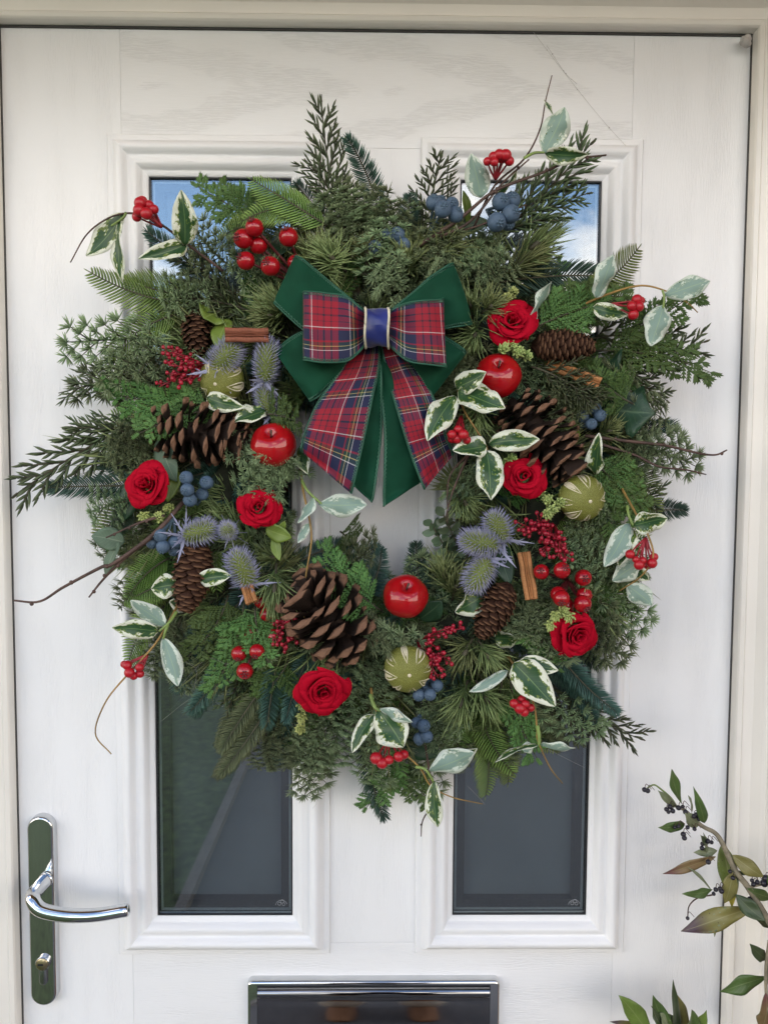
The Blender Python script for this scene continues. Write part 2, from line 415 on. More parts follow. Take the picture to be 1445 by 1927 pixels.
# lever handle
def stadium(cx, cz, hw, hh, n=14, r=None):
    r = r or hw
    pts = []
    for q, (sx_, sz_) in enumerate(((1, 1), (-1, 1), (-1, -1), (1, -1))):
        for i in range(n + 1):
            a = pi / 2 * (q + i / n); pts.append((cx + sx_ * (hw - r) + r * cos(a), cz + sz_ * (hh - r) + r * sin(a)))
    return pts
def plate(name, cx, cz, hw, hh, layers, mat, parent, r=None, smooth=True):
    """stack of outlines: (inset, protrusion)"""
    b = MB(); rows = []
    for (i, p) in layers: rows.append([(x, -p, z) for (x, z) in stadium(cx, cz, hw - i, hh - i, r=(r or hw) - i)])
    b.grid(rows, closed=True); n = len(rows[0]); k = len(rows)
    b.face([(k - 1) * n + j for j in range(n)])
    o = b.obj(name, mat, parent, smooth=smooth); e = o.modifiers.new('split', 'EDGE_SPLIT'); e.split_angle = radians(40); return o
handle = empty('handle'); handle.parent = door
hd = .011
ht, hb = P(77, 1538, hd), P(85, 1893, hd)
hcx = (P(54, 1700, hd).x + P(103, 1700, hd).x) / 2; hw = (P(103, 1700, hd).x - P(54, 1700, hd).x) / 2
plate('backplate', hcx, (ht.z + hb.z) / 2, hw, (ht.z - hb.z) / 2, [(-.0008, -.001), (-.0008, .004), (-.0003, .0085), (.0008, .0106), (.002, .0112), (.003, .0113)], M['chrome'], handle)
b = MB()
a = P(85, 1655, .012); pts = catmull([(a.x + .002, -.011, a.z), (a.x - .001, -.03, a.z - .002), P(62, 1690, .05), P(78, 1712, .057), P(125, 1722, .058), P(180, 1722, .056), P(238, 1713, .054)], 36)
rad = [.0086] * 10 + [.0086 - .0010 * i / 25 for i in range(26)]
e = (pts[-1] - pts[-2]).normalized(); k = pts[-1]; pts += [k + e * .0022, k + e * .0036, k + e * .0041]; rad += [.0070, .0050, .0015]
b.tube(pts, rad, 20, cap=True); b.obj('lever', M['chrome'], handle)
b = MB(); b.tube([(a.x + .002, -.012, a.z), (a.x + .0015, -.0150, a.z)], .0092, 24); b.obj('collar', M['chrome'], handle)
lk = empty('lock'); lk.parent = handle
k0, k1 = P(82, 1812, .013), P(82, 1842, .013)
plate('cylinder_body', k1.x, (k0.z + k1.z) / 2 - .002, .0050, .0165, [(0, .010), (0, .0128), (.0005, .0132)], M['steel'], lk)
plate('cylinder_ring', k0.x, k0.z, .0088, .0088, [(0, .010), (0, .0150), (.0008, .0158)], M['steel'], lk)
plate('cylinder_plug', k0.x - .0003, k0.z, .0072, .0072, [(0, .0150), (0, .0166), (.0004, .0169)], M['brass'], lk)
b = MB(); b.box(k0.x - .0052, k0.x + .0016, -.0173, -.0170, k0.z - .0013, k0.z + .0011); b.obj('keyhole', M['black'], lk, smooth=False)
bevel(lk.children[-1], .0005)

# letter plate
lp = empty('letter_plate'); lp.parent = door
q0, q1 = P(466, 1850, .008), P(940, 1850, .008); ltop = P(700, 1846, .010).z; lh = .078
lcx, lhw = (q0.x + q1.x) / 2, (q1.x - q0.x) / 2
plate('surround', lcx, ltop - lh / 2, lhw, lh / 2, [(-.0006, -.001), (-.0006, .004), (0, .009), (.0012, .0108), (.003, .0114)], M['chrome'], lp, r=.007)
fx0, fx1 = P(486, 1860, .012).x, P(920, 1860, .012).x
b = MB(); b.box(fx0 - .0015, fx1 + .0015, -.0118, -.0100, ltop - lh + .004, ltop - .0045); b.obj('flap_gap', M['black'], lp, smooth=False)
rows = []
for (dz, p) in ((.0060, .0119), (.0062, .0145), (.0075, .0172), (.0100, .0190), (.0130, .0193), (.0158, .0183), (.0172, .0172), (.0185, .0169), (.022, .0171), (.030, .0173), (.045, .0175), (.062, .0175), (.069, .0162), (.071, .0135), (.071, .0119)):
    rows.append([(fx0, -p, ltop - dz), (lcx, -p, ltop - dz), (fx1, -p, ltop - dz)])
b = MB(); b.grid(rows)
for sgn in (0, 2): b.face([r * 3 + sgn for r in range(len(rows))])
b.obj('flap', M['shade_chrome'], lp).modifiers.new('split', 'EDGE_SPLIT').split_angle = radians(45)

# ------------------------------------------------------------------ foliage materials: needle bases darkened, tips brightened, shade depth in the colour
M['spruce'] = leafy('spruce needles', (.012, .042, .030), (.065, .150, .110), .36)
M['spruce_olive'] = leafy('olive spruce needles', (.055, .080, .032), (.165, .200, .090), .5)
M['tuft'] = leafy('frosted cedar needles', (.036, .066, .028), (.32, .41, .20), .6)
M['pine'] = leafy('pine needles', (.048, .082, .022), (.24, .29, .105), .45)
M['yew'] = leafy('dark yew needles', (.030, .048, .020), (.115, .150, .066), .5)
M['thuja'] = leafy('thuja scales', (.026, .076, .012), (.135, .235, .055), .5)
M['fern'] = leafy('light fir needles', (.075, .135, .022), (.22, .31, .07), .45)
M['box'] = leafy('boxwood leaves', (0.055, 0.092, 0.045), (0.105, 0.15, 0.08), .45)
M['stem'] = simple('brown green stem', (.055, .050, .028), .7, var=.3)
M['twig'] = simple('brown twig', (.075, .042, .032), .7, var=.3, nscale=90, bump=.4)
M['moss'] = simple('dark wreath base', (.018, .022, .012), .95, var=.4, nscale=60, bump=.8)
M['bud'] = simple('mauve bud', (.20, .13, .13), .6)
V = Vector
R_ = RNG.uniform

# ------------------------------------------------------------------ sprig meshes (local +Y along, +Z to the front)
def stemline(Ln, curve, n=10, droop=0.0):
    return [V((curve * (i / (n - 1)) ** 2 * Ln, Ln * i / (n - 1), droop * (i / (n - 1)) ** 2 * Ln)) for i in range(n)]
def along(pts, t):
    u = t * (len(pts) - 1); a = min(int(u), len(pts) - 2); f = u - a
    return pts[a].lerp(pts[a + 1], f), (pts[a + 1] - pts[a]).normalized()
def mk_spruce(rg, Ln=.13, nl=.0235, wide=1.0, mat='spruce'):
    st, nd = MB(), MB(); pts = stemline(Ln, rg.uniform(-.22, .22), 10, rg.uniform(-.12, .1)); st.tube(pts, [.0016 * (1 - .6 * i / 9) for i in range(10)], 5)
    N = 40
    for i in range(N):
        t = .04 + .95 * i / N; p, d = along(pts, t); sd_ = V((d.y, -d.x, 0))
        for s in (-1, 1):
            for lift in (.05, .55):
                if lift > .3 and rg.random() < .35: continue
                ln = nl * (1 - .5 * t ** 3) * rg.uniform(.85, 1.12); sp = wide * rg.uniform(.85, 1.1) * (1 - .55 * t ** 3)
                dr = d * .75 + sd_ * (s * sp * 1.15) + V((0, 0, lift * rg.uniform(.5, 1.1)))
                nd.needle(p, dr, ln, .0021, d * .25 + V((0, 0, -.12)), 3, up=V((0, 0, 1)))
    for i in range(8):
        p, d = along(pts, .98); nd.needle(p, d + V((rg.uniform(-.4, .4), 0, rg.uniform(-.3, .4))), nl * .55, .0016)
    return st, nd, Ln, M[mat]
def tuft(nd, p, d, r, rg, k=20, w=.0017):
    d = d.normalized(); a = d.orthogonal().normalized(); c = d.cross(a)
    for i in range(k):
        ph = rg.uniform(0, 2 * pi); th = rg.uniform(.15, 1.45)
        nd.needle(p, d * cos(th) + (a * cos(ph) + c * sin(ph)) * sin(th), r * rg.uniform(.85, 1.15), w, None, 3, rg.uniform(0, .3), rg.uniform(.7, 1))
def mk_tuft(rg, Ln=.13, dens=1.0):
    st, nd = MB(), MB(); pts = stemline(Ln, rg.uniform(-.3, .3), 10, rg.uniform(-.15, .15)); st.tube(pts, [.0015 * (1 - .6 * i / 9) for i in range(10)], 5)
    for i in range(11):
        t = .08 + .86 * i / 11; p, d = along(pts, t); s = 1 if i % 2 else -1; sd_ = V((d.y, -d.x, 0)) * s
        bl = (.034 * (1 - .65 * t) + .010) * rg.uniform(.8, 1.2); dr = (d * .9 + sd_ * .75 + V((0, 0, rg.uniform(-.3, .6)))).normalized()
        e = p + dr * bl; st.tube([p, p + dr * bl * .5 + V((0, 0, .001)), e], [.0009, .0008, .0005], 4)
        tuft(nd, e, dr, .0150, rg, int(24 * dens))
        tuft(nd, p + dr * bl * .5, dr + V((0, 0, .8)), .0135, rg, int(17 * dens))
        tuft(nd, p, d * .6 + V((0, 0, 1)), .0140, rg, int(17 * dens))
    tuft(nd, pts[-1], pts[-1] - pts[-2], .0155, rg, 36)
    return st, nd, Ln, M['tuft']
def mk_pine(rg, Ln=.075):
    st, nd = MB(), MB(); pts = stemline(.028, 0, 5); st.tube(pts, .0018, 5)
    for i in range(95):
        t = rg.uniform(.2, 1); p, d = along(pts, t); ph = rg.uniform(0, 2 * pi); th = abs(rg.gauss(0, .55))
        dr = d * cos(th) + V((cos(ph), 0, sin(ph))) * sin(th); ln = rg.uniform(.042, .062) * (1.05 - .2 * th)
        nd.needle(p, dr, ln, .0021, V((rg.uniform(-.2, .2), rg.uniform(-.15, .2), rg.uniform(-.25, .1))), 4)
    st.sphere((0, .036, .004), .0035, 8, 8, (1, 2.6, 1))
    return st, nd, Ln, M['pine']
def mk_yew(rg, Ln=.16):
    st, nd = MB(), MB(); pts = stemline(Ln, rg.uniform(-.2, .2), 12, rg.uniform(-.1, .1)); st.tube(pts, [.0016 * (1 - .6 * i / 11) for i in range(12)], 5)
    def shoot(p, dr, bl, k):
        e = p + dr * bl; q = p + dr * bl * .5 + V((0, 0, .002)); st.tube([p, q, e], [.001, .0009, .0006], 4); li = [p, q, e]
        for j in range(k):
            t = .12 + .88 * j / k; pp, d = along(li, t); ph = j * 2.4 + rg.uniform(-.4, .4); a = d.orthogonal().normalized(); c = d.cross(a)
            nd.needle(pp, d * 1.15 + (a * cos(ph) + c * sin(ph)) * .75, rg.uniform(.014, .020) * (1.1 - .45 * t), .0034, d * .12, 3, flat=.8)
        nd.needle(e, dr, .012, .003)
    for i in range(11):
        t = .10 + .80 * i / 11; p, d = along(pts, t); s = 1 if i % 2 else -1; sd_ = V((d.y, -d.x, 0)) * s
        shoot(p, (d * 1.15 + sd_ * .62 + V((0, 0, rg.uniform(-.25, .4)))).normalized(), (.055 * (1 - .8 * t) + .010) * rg.uniform(.8, 1.15), 11 if t < .6 else 7)
    for i in range(16):
        t = .2 + .8 * i / 16; p, d = along(pts, t); ph = i * 2.4; nd.needle(p, d * 1.2 + V((cos(ph), 0, sin(ph))) * .7, .016 * (1.1 - .4 * t), .0033, d * .1, 3, flat=.8)
    return st, nd, Ln, M['yew']
def mk_thuja(rg, Ln=.14):
    st, nd = MB(), MB(); pts = stemline(Ln, rg.uniform(-.25, .25), 12, rg.uniform(-.15, .05)); st.tube(pts, [.0014 * (1 - .6 * i / 11) for i in range(12)], 5)
    def spray(p, dr, bl, dep):
        nrm = V((0, 0, 1)); k = max(4, int(bl / .0042)); sd0 = dr.cross(nrm).normalized()
        cv = rg.uniform(-.25, .25)
        for j in range(k):
            t = j / k; pp = p + dr * (bl * t) + sd0 * (cv * bl * t * t); d2 = (dr + sd0 * cv * 2 * t).normalized()
            nd.needle(pp, d2, .0072, .0028, None, 2, .1, .5, flat=.7)
            if dep > 0 and j > 0:
                s = 1 if j % 2 else -1
                spray(pp, (d2 * 1.0 + sd0 * s * .75 + V((0, 0, rg.uniform(-.25, .3)))).normalized(), bl * (.55 * (1 - t) + .12), dep - 1)
            else:
                for s in (-1, 1): nd.needle(pp, d2 + sd0 * s * .7, .0056, .0025, None, 2, .3, 1, flat=.7)
    for i in range(12):
        t = .10 + .86 * i / 12; p, d = along(pts, t); s = 1 if i % 2 else -1; sd_ = V((d.y, -d.x, 0)) * s
        spray(p, (d + sd_ * .7 + V((0, 0, rg.uniform(-.3, .35)))).normalized(), (.044 * (1 - .7 * t) + .006) * rg.uniform(.8, 1.2), 1)
    spray(pts[-1], (pts[-1] - pts[-2]).normalized(), .012, 0)
    return st, nd, Ln, M['thuja']
def mk_fern(rg, Ln=.12):
    st, nd = MB(), MB(); pts = stemline(Ln, rg.uniform(-.4, .4), 12, rg.uniform(-.25, 0)); st.tube(pts, [.0017 * (1 - .6 * i / 11) for i in range(12)], 5)
    N = 26
    for i in range(N):
        t = .05 + .94 * i / N; p, d = along(pts, t); sd_ = V((d.y, -d.x, 0))
        for s in (-1, 1):
            ln = .030 * (sin(pi * (.22 + .74 * t)) ** .8) * rg.uniform(.9, 1.08)
            nd.needle(p, d * .62 + sd_ * s + V((0, 0, .15)), ln, .0031, d * .28 + V((0, 0, -.3)), 4, flat=.6, up=V((0, 0, 1)))
    nd.needle(pts[-1], pts[-1] - pts[-2], .008, .0018)
    return st, nd, Ln, M['fern']
def mk_box(rg, Ln=.09):
    st, nd = MB(), MB(); pts = stemline(Ln, rg.uniform(-.2, .2), 8); st.tube(pts, .0012, 5)
    for i in range(16):
        t = .1 + .88 * i / 16; p, d = along(pts, t); ph = i * 2.4; dr = (d * .8 + V((cos(ph), 0, sin(ph))) * .8).normalized(); ln = .017 * rg.uniform(.8, 1.15)
        a = dr.cross(V((0, 0, 1))).normalized(); c = a.cross(dr); rows = []
        for u in range(6):
            q = u / 5; w = .0062 * sin(pi * (.04 + .93 * q)) ** .7; ce = p + dr * (.003 + ln * q) + c * (-.1 * ln * q * q)
            rows.append([ce - a * w + c * w * .25, ce, ce + a * w + c * w * .25])
        nd.grid(rows, cs=[[.8, .3, .8]] * 6)
    return st, nd, Ln, M['box']
KINDS = {'spruce_sprig': (mk_spruce, 4, {}), 'olive_spruce_sprig': (mk_spruce, 3, {'mat': 'spruce_olive', 'wide': .75}), 'cedar_sprig': (mk_tuft, 5, {}),
         'pine_sprig': (mk_pine, 4, {}), 'yew_sprig': (mk_yew, 4, {}), 'thuja_sprig': (mk_thuja, 4, {}), 'fir_sprig': (mk_fern, 4, {}), 'boxwood_sprig': (mk_box, 2, {})}
LIB = {}
for kn, (fn, nv, kw) in KINDS.items():
    LIB[kn] = []
    for i in range(nv):
        rg = random.Random(sum(map(ord, kn)) * 31 + i)
        st, nd, Ln, mt = fn(rg, **kw)
        LIB[kn].append((st.data('stem', M['stem']), nd.data('needles', mt, recalc=False), Ln))

wreath = empty('wreath', P(718, 905, 0), 'large round evergreen wreath of mixed conifer sprigs hanging on the door', 'wreath')
bpy.context.view_layer.update()
WI = wreath.matrix_world.inverted()
WC = (718, 905)
def torus_base():
    b = MB(); c = P(*WC, .038); Rm, rm = 300 * S(.045), .032; rows = []
    for i in range(64):
        a = 2 * pi * i / 64; row = []
        for j in range(14):
            w = 2 * pi * j / 14; k = rm * (1 + .35 * mnoise.noise(V((cos(a) * 9, sin(a) * 9, w * 1.3)))); r = Rm + k * cos(w)
            row.append(c + V((r * cos(a), -k * .85 * sin(w), r * sin(a))))
        rows.append(row)
    rows.append(rows[0]); b.grid(rows, closed=True); o = b.obj('twig_ring', M['moss'], None); o.parent = wreath; o.matrix_parent_inverse = WI
torus_base()
NS = [0]
def sprig(kind, bx, by, bd, tx, ty, td, roll=0.0, var=None, wide=1.0):
    lib = LIB[kind]; st, nd, Ln = lib[NS[0] % len(lib) if var is None else var]; NS[0] += 1
    B, T = P(bx, by, bd), P(tx, ty, td); sc = (T - B).length / Ln
    m = WI @ frame_bt(B, T, roll, sc, wide * max(.85, min(1.15, sc)) / sc)
    o = link(kind, st, wreath, m); n = link('needles', nd, o); n['kind'] = 'stuff'
    return o

# ------------------------------------------------------------------ ornaments: materials
def gloss_red(name, c, rough=.12, var=.15):
    q = NT(name); f = q.noise(30, q.coord(), 3)
    q.set(Base_Color=q.ramp(f, [(.3, tuple(x * (1 - var) for x in c)), (.7, tuple(x * (1 + var) for x in c))]), Roughness=.5, Specular_IOR_Level=.1, Coat_Weight=.9, Coat_Roughness=rough * .2); return q.mat
M['apple'] = gloss_red('apple lacquer', (.34, .0025, .006), .16)
M['hip'] = gloss_red('berry lacquer', (.32, .003, .009), .30)
M['matte_berry'] = simple('matt red berry', (.38, .005, .014), .4, var=.12, nscale=150)
M['spray'] = simple('crimson spray berry', (.30, .005, .022), .4, var=.25, nscale=200)
M['red_stem'] = simple('red stem', (.26, .012, .022), .45)
M['maroon_stem'] = simple('maroon stem', (.10, .012, .014), .5)
def rose_mat():
    q = NT('rose petal foam'); f = q.noise(90, q.coord(), 4)
    q.set(Base_Color=q.ramp(f, [(.3, (.33, .002, .013)), (.7, (.43, .003, .020))]), Roughness=.8, Specular_IOR_Level=.08); q.bump(f, .15, .0006); return q.mat
M['rose'] = rose_mat()
M['sepal'] = simple('sepal green', (.10, .16, .05), .6, var=.2)
M['lime_stem'] = simple('pale green stem', (.19, .27, .07), .5, var=.15)
M['ochre_twig'] = simple('ochre twig', (.28, .17, .045), .6, var=.2)
M['sedum'] = leafy('sedum lime leaves', (.16, .24, .06), (.40, .48, .15), .5, var=.15)
def scale_mat(name, dark, tan):
    q = NT(name); c = q.mix(q.ramp(q.col(), [(.45, (0, 0, 0)), (.95, (1, 1, 1))]), dark, tan); n = q.noise(260, q.coord(), 4, .7)
    q.set(Base_Color=q.mix(.55, c, q.ramp(n, [(.3, (.25, .25, .25)), (.7, (1.0, 1.0, 1.0))]), 'MULTIPLY'), Roughness=.75, Specular_IOR_Level=.25); q.bump(n, .5, .0008); return q.mat
M['cone'] = scale_mat('open cone scale', (.028, .016, .011), (.24, .128, .078))
M['slim_cone'] = scale_mat('slim cone scale', (.045, .017, .008), (.19, .095, .050))
def blue_mat():
    q = NT('bloomed blueberry'); n = q.noise(240, q.coord(), 5, .7)
    q.set(Base_Color=q.ramp(n, [(.3, (.018, .036, .070)), (.5, (.060, .105, .170)), (.75, (.17, .24, .32))]), Roughness=.6); q.bump(n, .3, .0008); return q.mat
M['blue'] = blue_mat()
M['blue_stem'] = simple('blue grey stem', (.07, .12, .17), .6, var=.2)
def thistle_mat():
    q = NT('thistle spikes'); q.set(Base_Color=q.ramp(q.col(), [(0, (.24, .31, .05)), (.25, (.38, .42, .22)), (.5, (.32, .33, .43)), (1, (.20, .20, .38))]), Roughness=.6); return q.mat
M['thistle'] = thistle_mat()
M['thistle_core'] = simple('thistle core', (.17, .21, .055), .7, var=.2)
M['bract'] = simple('lavender bract', (.29, .30, .42), .6, var=.2, nscale=120)
def lime_mat():
    q = NT('dried lime rind'); n = q.noise(620, q.coord(), 3, .7); n2 = q.noise(40, q.coord(), 3)
    base = q.ramp(n2, [(.3, (.105, .115, .012)), (.7, (.19, .20, .028))])
    q.set(Base_Color=q.mix(q.ramp(n, [(.57, (0, 0, 0)), (.63, (1, 1, 1))]), base, (.62, .60, .22)), Roughness=.5, Specular_IOR_Level=.5); q.bump(n, .6, .0008); return q.mat
M['lime'] = lime_mat()
M['pith'] = simple('dried pith', (.62, .56, .40), .75, var=.18, nscale=150)
M['lime_in'] = simple('dark lime inside', (.05, .042, .012), .8)
def cinn(name, c):
    q = NT(name); m = q.coord('Object', (60, 900, 900)); n = q.noise(1, m, 4, .65); n2 = q.noise(120, q.coord(), 3)
    q.set(Base_Color=q.mix(.5, q.ramp(n, [(.3, tuple(x * .55 for x in c)), (.7, tuple(x * 1.25 for x in c))]), q.ramp(n2, [(.3, tuple(x * .7 for x in c)), (.7, c)])), Roughness=.8); q.bump(n, .5, .0008); return q.mat
M['cinnamon'] = cinn('cinnamon bark', (.42, .185, .065)); M['cinnamon_red'] = cinn('red cinnamon bark', (.26, .085, .045))
def leaf_mat(name, c, vein, rough=.45):
    q = NT(name); uv = q.coord('UV'); sp = q.n('ShaderNodeSeparateXYZ', {0: uv}); au = q.math('ABSOLUTE', q.math('SUBTRACT', sp.outputs[0], .5))
    mid = q.ramp(au, [(.0, (1, 1, 1)), (.035, (0, 0, 0))])
    sv = q.math('SINE', q.math('MULTIPLY', q.math('SUBTRACT', sp.outputs[1], q.math('MULTIPLY', au, .55)), 62.0))
    side = q.math('MULTIPLY', q.ramp(sv, [(.90, (0, 0, 0)), (1, (1, 1, 1))]), .35)
    n = q.noise(40, q.coord(), 3); cc = q.ramp(n, [(.3, tuple(x * .7 for x in c)), (.7, tuple(x * 1.3 for x in c))])
    q.set(Base_Color=q.mix(q.math('MAXIMUM', mid, side), cc, vein), Roughness=rough, Specular_IOR_Level=.4); q.bump(side, -.3, .0008); return q.mat, q
def varieg(name, inner, inner2, rim, vein, rough=.42):
    q = NT(name); uv = q.coord('UV'); sp = q.n('ShaderNodeSeparateXYZ', {0: uv})
    au = q.math('ABSOLUTE', q.math('SUBTRACT', sp.outputs[0], .5)); rnd = q.rand()
    off = q.n('ShaderNodeCombineXYZ', {0: q.math('MULTIPLY', rnd, 37.0), 1: q.math('MULTIPLY', rnd, 11.0)}).outputs[0]
    vv = q.n('ShaderNodeVectorMath', {0: uv, 1: off}, operation='ADD').outputs[0]
    j1 = q.noise(4.2, vv, 5, .68)
    tooth = q.math('SINE', q.math('MULTIPLY', q.math('SUBTRACT', sp.outputs[1], q.math('MULTIPLY', au, .55)), 60.0))
    e = q.math('ADD', q.math('ADD', au, q.math('MULTIPLY', q.math('SUBTRACT', j1, .47), 1.35)), q.math('MULTIPLY', tooth, .018))
    # the white also closes in towards the tip
    tipw = q.math('MULTIPLY', q.math('POWER', sp.outputs[1], 6.0), .22)
    e = q.math('ADD', e, tipw)
    g1 = q.ramp(e, [(.372, (0, 0, 0)), (.382, (1, 1, 1))]); g2 = q.ramp(e, [(.285, (0, 0, 0)), (.305, (1, 1, 1))])
    c = q.mix(g1, q.mix(g2, inner, inner2), rim)
    mid = q.ramp(au, [(.0, (1, 1, 1)), (.022, (0, 0, 0))])
    side = q.math('MULTIPLY', q.ramp(tooth, [(.92, (0, 0, 0)), (1, (1, 1, 1))]), .25)
    c = q.mix(q.math('MAXIMUM', q.math('MULTIPLY', mid, .8), q.math('MULTIPLY', side, .5)), c, vein)
    q.set(Base_Color=c, Roughness=rough, Specular_IOR_Level=.4); q.bump(side, -.3, .0008); return q.mat
M['var_top'] = varieg('variegated leaf top', (.022, .065, .022), (.14, .19, .03), (.62, .64, .52), (.16, .25, .08))
M['var_under'] = varieg('variegated leaf underside', (.19, .28, .235), (.23, .31, .235), (.52, .58, .50), (.30, .40, .22), .55)
M['big_leaf'] = leaf_mat('dark ivy leaf', (.016, .048, .022), (.07, .12, .06))[0]
M['pale_leaf'] = leaf_mat('grey green leaf', (.085, .135, .085), (.17, .22, .15), .6)[0]
M['lime_leaf'] = leaf_mat('lime leaf', (.13, .19, .03), (.22, .28, .08))[0]

# ------------------------------------------------------------------ leaf, berry and twig builders
def leaf_data(ln, wd, mats, fold=.25, curl=.3, twist=0.0, n=13, k=7, pw=.75, peak=.45, wave=0.0, lobes=None, seed=0):
    """two-sided leaf: base at the origin, tip at +Y, upper face +Z"""
    b = MB(); top, uvs = [], []
    for i in range(n):
        t = i / (n - 1); a = t ** (math.log(.5) / math.log(peak)); w = wd * .5 * max(.02, sin(pi * min(1, .01 + .985 * a))) ** pw
        if lobes: w *= lobes(t)
        sk = ln * .05 * sin(2.6 * t + seed * 1.7)
        ang = curl * t; y = ln * (sin(ang) / curl if abs(curl) > 1e-3 else t); z = -ln * ((1 - cos(ang)) / curl if abs(curl) > 1e-3 else 0); tw = twist * t; row, ur = [], []
        for j in range(k):
            u = j / (k - 1) * 2 - 1; x = u * w; zz = abs(u) * w * fold + wave * sin(9 * t + seed + 2 * u) * w * abs(u)
            wv = 1 + .07 * mnoise.noise(V((t * 7, seed * 3.1 + (3 if u > 0 else 0), .5))); row.append(V((x * wv * cos(tw) - zz * sin(tw) + sk * t, y, z + x * sin(tw) + zz * cos(tw)))); ur.append((.5 + u * .5, t))
        top.append(row); uvs.append(ur)
    b.grid(top, 0, uvs=uvs); b.grid([[p + V((0, 0, -.0005)) for p in r] for r in top], 1, flip=True, uvs=uvs)
    N = n * k
    ring = [j for j in range(k)] + [i * k + k - 1 for i in range(1, n)] + [(n - 1) * k + j for j in range(k - 2, -1, -1)] + [i * k for i in range(n - 2, 0, -1)]
    for q in range(len(ring)): a_, c_ = ring[q], ring[(q + 1) % len(ring)]; b.face((a_, a_ + N, c_ + N, c_), 1)
    return b.data('leaf', mats, True, False)
def put(o_name, me, parent, mw):
    """link under parent with a world matrix"""
    o = link(o_name, me, parent); bpy_inv = parent.matrix_basis.inverted(); o.matrix_local = bpy_inv @ mw; return o
VM = lambda: [M['var_top'], M['var_under']]
def vleaf(parent, bx, by, bd, tx, ty, td, wpx, roll=0.0, fold=.22, curl=.35, twist=0.0, mats=None, name='leaf', **kw):
    B, T = P(bx, by, bd), P(tx, ty, td); ln = (T - B).length; cs = abs(curl)
    chord = ln if cs < 1e-3 else ln * sqrt((sin(cs) / cs) ** 2 + ((1 - cos(cs)) / cs) ** 2)
    L2 = ln * ln / chord
    kw.setdefault('wave', RNG.uniform(.15, .4)); kw.setdefault('peak', RNG.uniform(.38, .52)); kw.setdefault('seed', (bx * 7 + ty * 3) % 29)
    me = leaf_data(L2, wpx * S((bd + td) / 2) * 1.08, mats or VM(), fold, curl, twist or RNG.uniform(-.6, .6), **kw)
    tilt = atan2((1 - cos(curl)) / curl, sin(curl) / curl) if cs > 1e-3 else 0
    mw = frame_bt(B, T, roll) @ Matrix.Rotation(tilt, 4, 'X')
    return put(name, me, parent, mw)
def twig(parent, pts, r0, r1, mat, name='twig', n=None, knobs=0):
    W = catmull([P(*p) for p in pts], n or max(8, 6 * len(pts))); k = len(W); b = MB()
    b.tube(W, [r0 + (r1 - r0) * i / (k - 1) for i in range(k)], 7)
    for i in range(knobs):
        a = W[int((i + .6) * (k - 1) / knobs)]; b.sphere(a + V((RNG.uniform(-1, 1), -.4, RNG.uniform(-1, 1))) * r0 * .7, r0 * .95, 6, 5)
    inv = parent.matrix_basis.inverted(); b.v = [tuple(inv @ V(p)) for p in b.v]
    return b.obj(name, mat, parent)
BERRY = {}
def berry_mesh(kind):
    if kind not in BERRY:
        b = MB(); b.sphere((0, 0, 0), 1, 20, 14, (1, 1, .97)); m = {'hip': M['hip'], 'matte': M['matte_berry'], 'blue': M['blue'], 'black': M.get('black_berry')}[kind]; me = b.data('berry', m)
        c = MB()
        for j in range(6):
            a = j * pi / 3; c.needle((cos(a) * .2, sin(a) * .2, .93), (cos(a) * .9, sin(a) * .9, .7), .38, .26, None, 2, up=V((0, 0, 1)))
        c.sphere((0, 0, .96), .16, 8, 5)
        cm = c.data('calyx', {'hip': M['maroon_stem'], 'matte': M['red_stem'], 'blue': M['blue_stem'], 'black': M['twig']}[kind]); BERRY[kind] = (me, cm)
    return BERRY[kind]
def berry(parent, p, r, kind, face=None, calyx=True, name='berry'):
    me, cm = berry_mesh(kind); d = face if face is not None else V((RNG.uniform(-.8, .8), -1 * RNG.random() - .1, RNG.uniform(-.9, .6))).normalized()
    mw = Matrix.LocRotScale(p, d.to_track_quat('Z', 'Y'), V((r, r, r))); o = put(name, me, parent, mw)
    if calyx: link('calyx', cm, o)
    return o
def stems(parent, segs, r, mat, name='stem', n=6):
    b = MB(); inv = parent.matrix_basis.inverted()
    for pts in segs:
        W = catmull(pts, 7) if len(pts) > 2 else [V(q) for q in pts]; b.tube(W, [r * (1.15 - .3 * i / len(W)) for i in range(len(W))], n)
    b.v = [tuple(inv @ V(p)) for p in b.v]; return b.obj(name, mat, parent)
def cluster(parent, root, pts, rpx, kind, r_st, mat, calyx=True):
    """berries at pixel points, each on its own stalk to the root point"""
    R0 = P(*root); segs = []
    for q in pts:
        p = P(q[0], q[1], q[2]); r = (q[3] if len(q) > 3 else rpx) * S(q[2]) * (.93 if kind == 'blue' else 1); d = (p - R0).normalized()
        o = berry(parent, p, r, kind, face=(d * .6 + V((RNG.uniform(-.4, .4), -.55, RNG.uniform(-.4, .4)))).normalized(), calyx=calyx)
        mid = R0.lerp(p, .55) + V((0, .006, 0)); segs.append([R0, mid, p - d * r * .8])
    stems(parent, segs, r_st, mat); return parent
def thing(name, px, py, d, label, cat, group=None): return empty(name, P(px, py, d), label, cat, group)
ORN = []                                          # discs kept clear of filler greenery: px, py, radius
def keep(px, py, r): ORN.append((px, py, r))

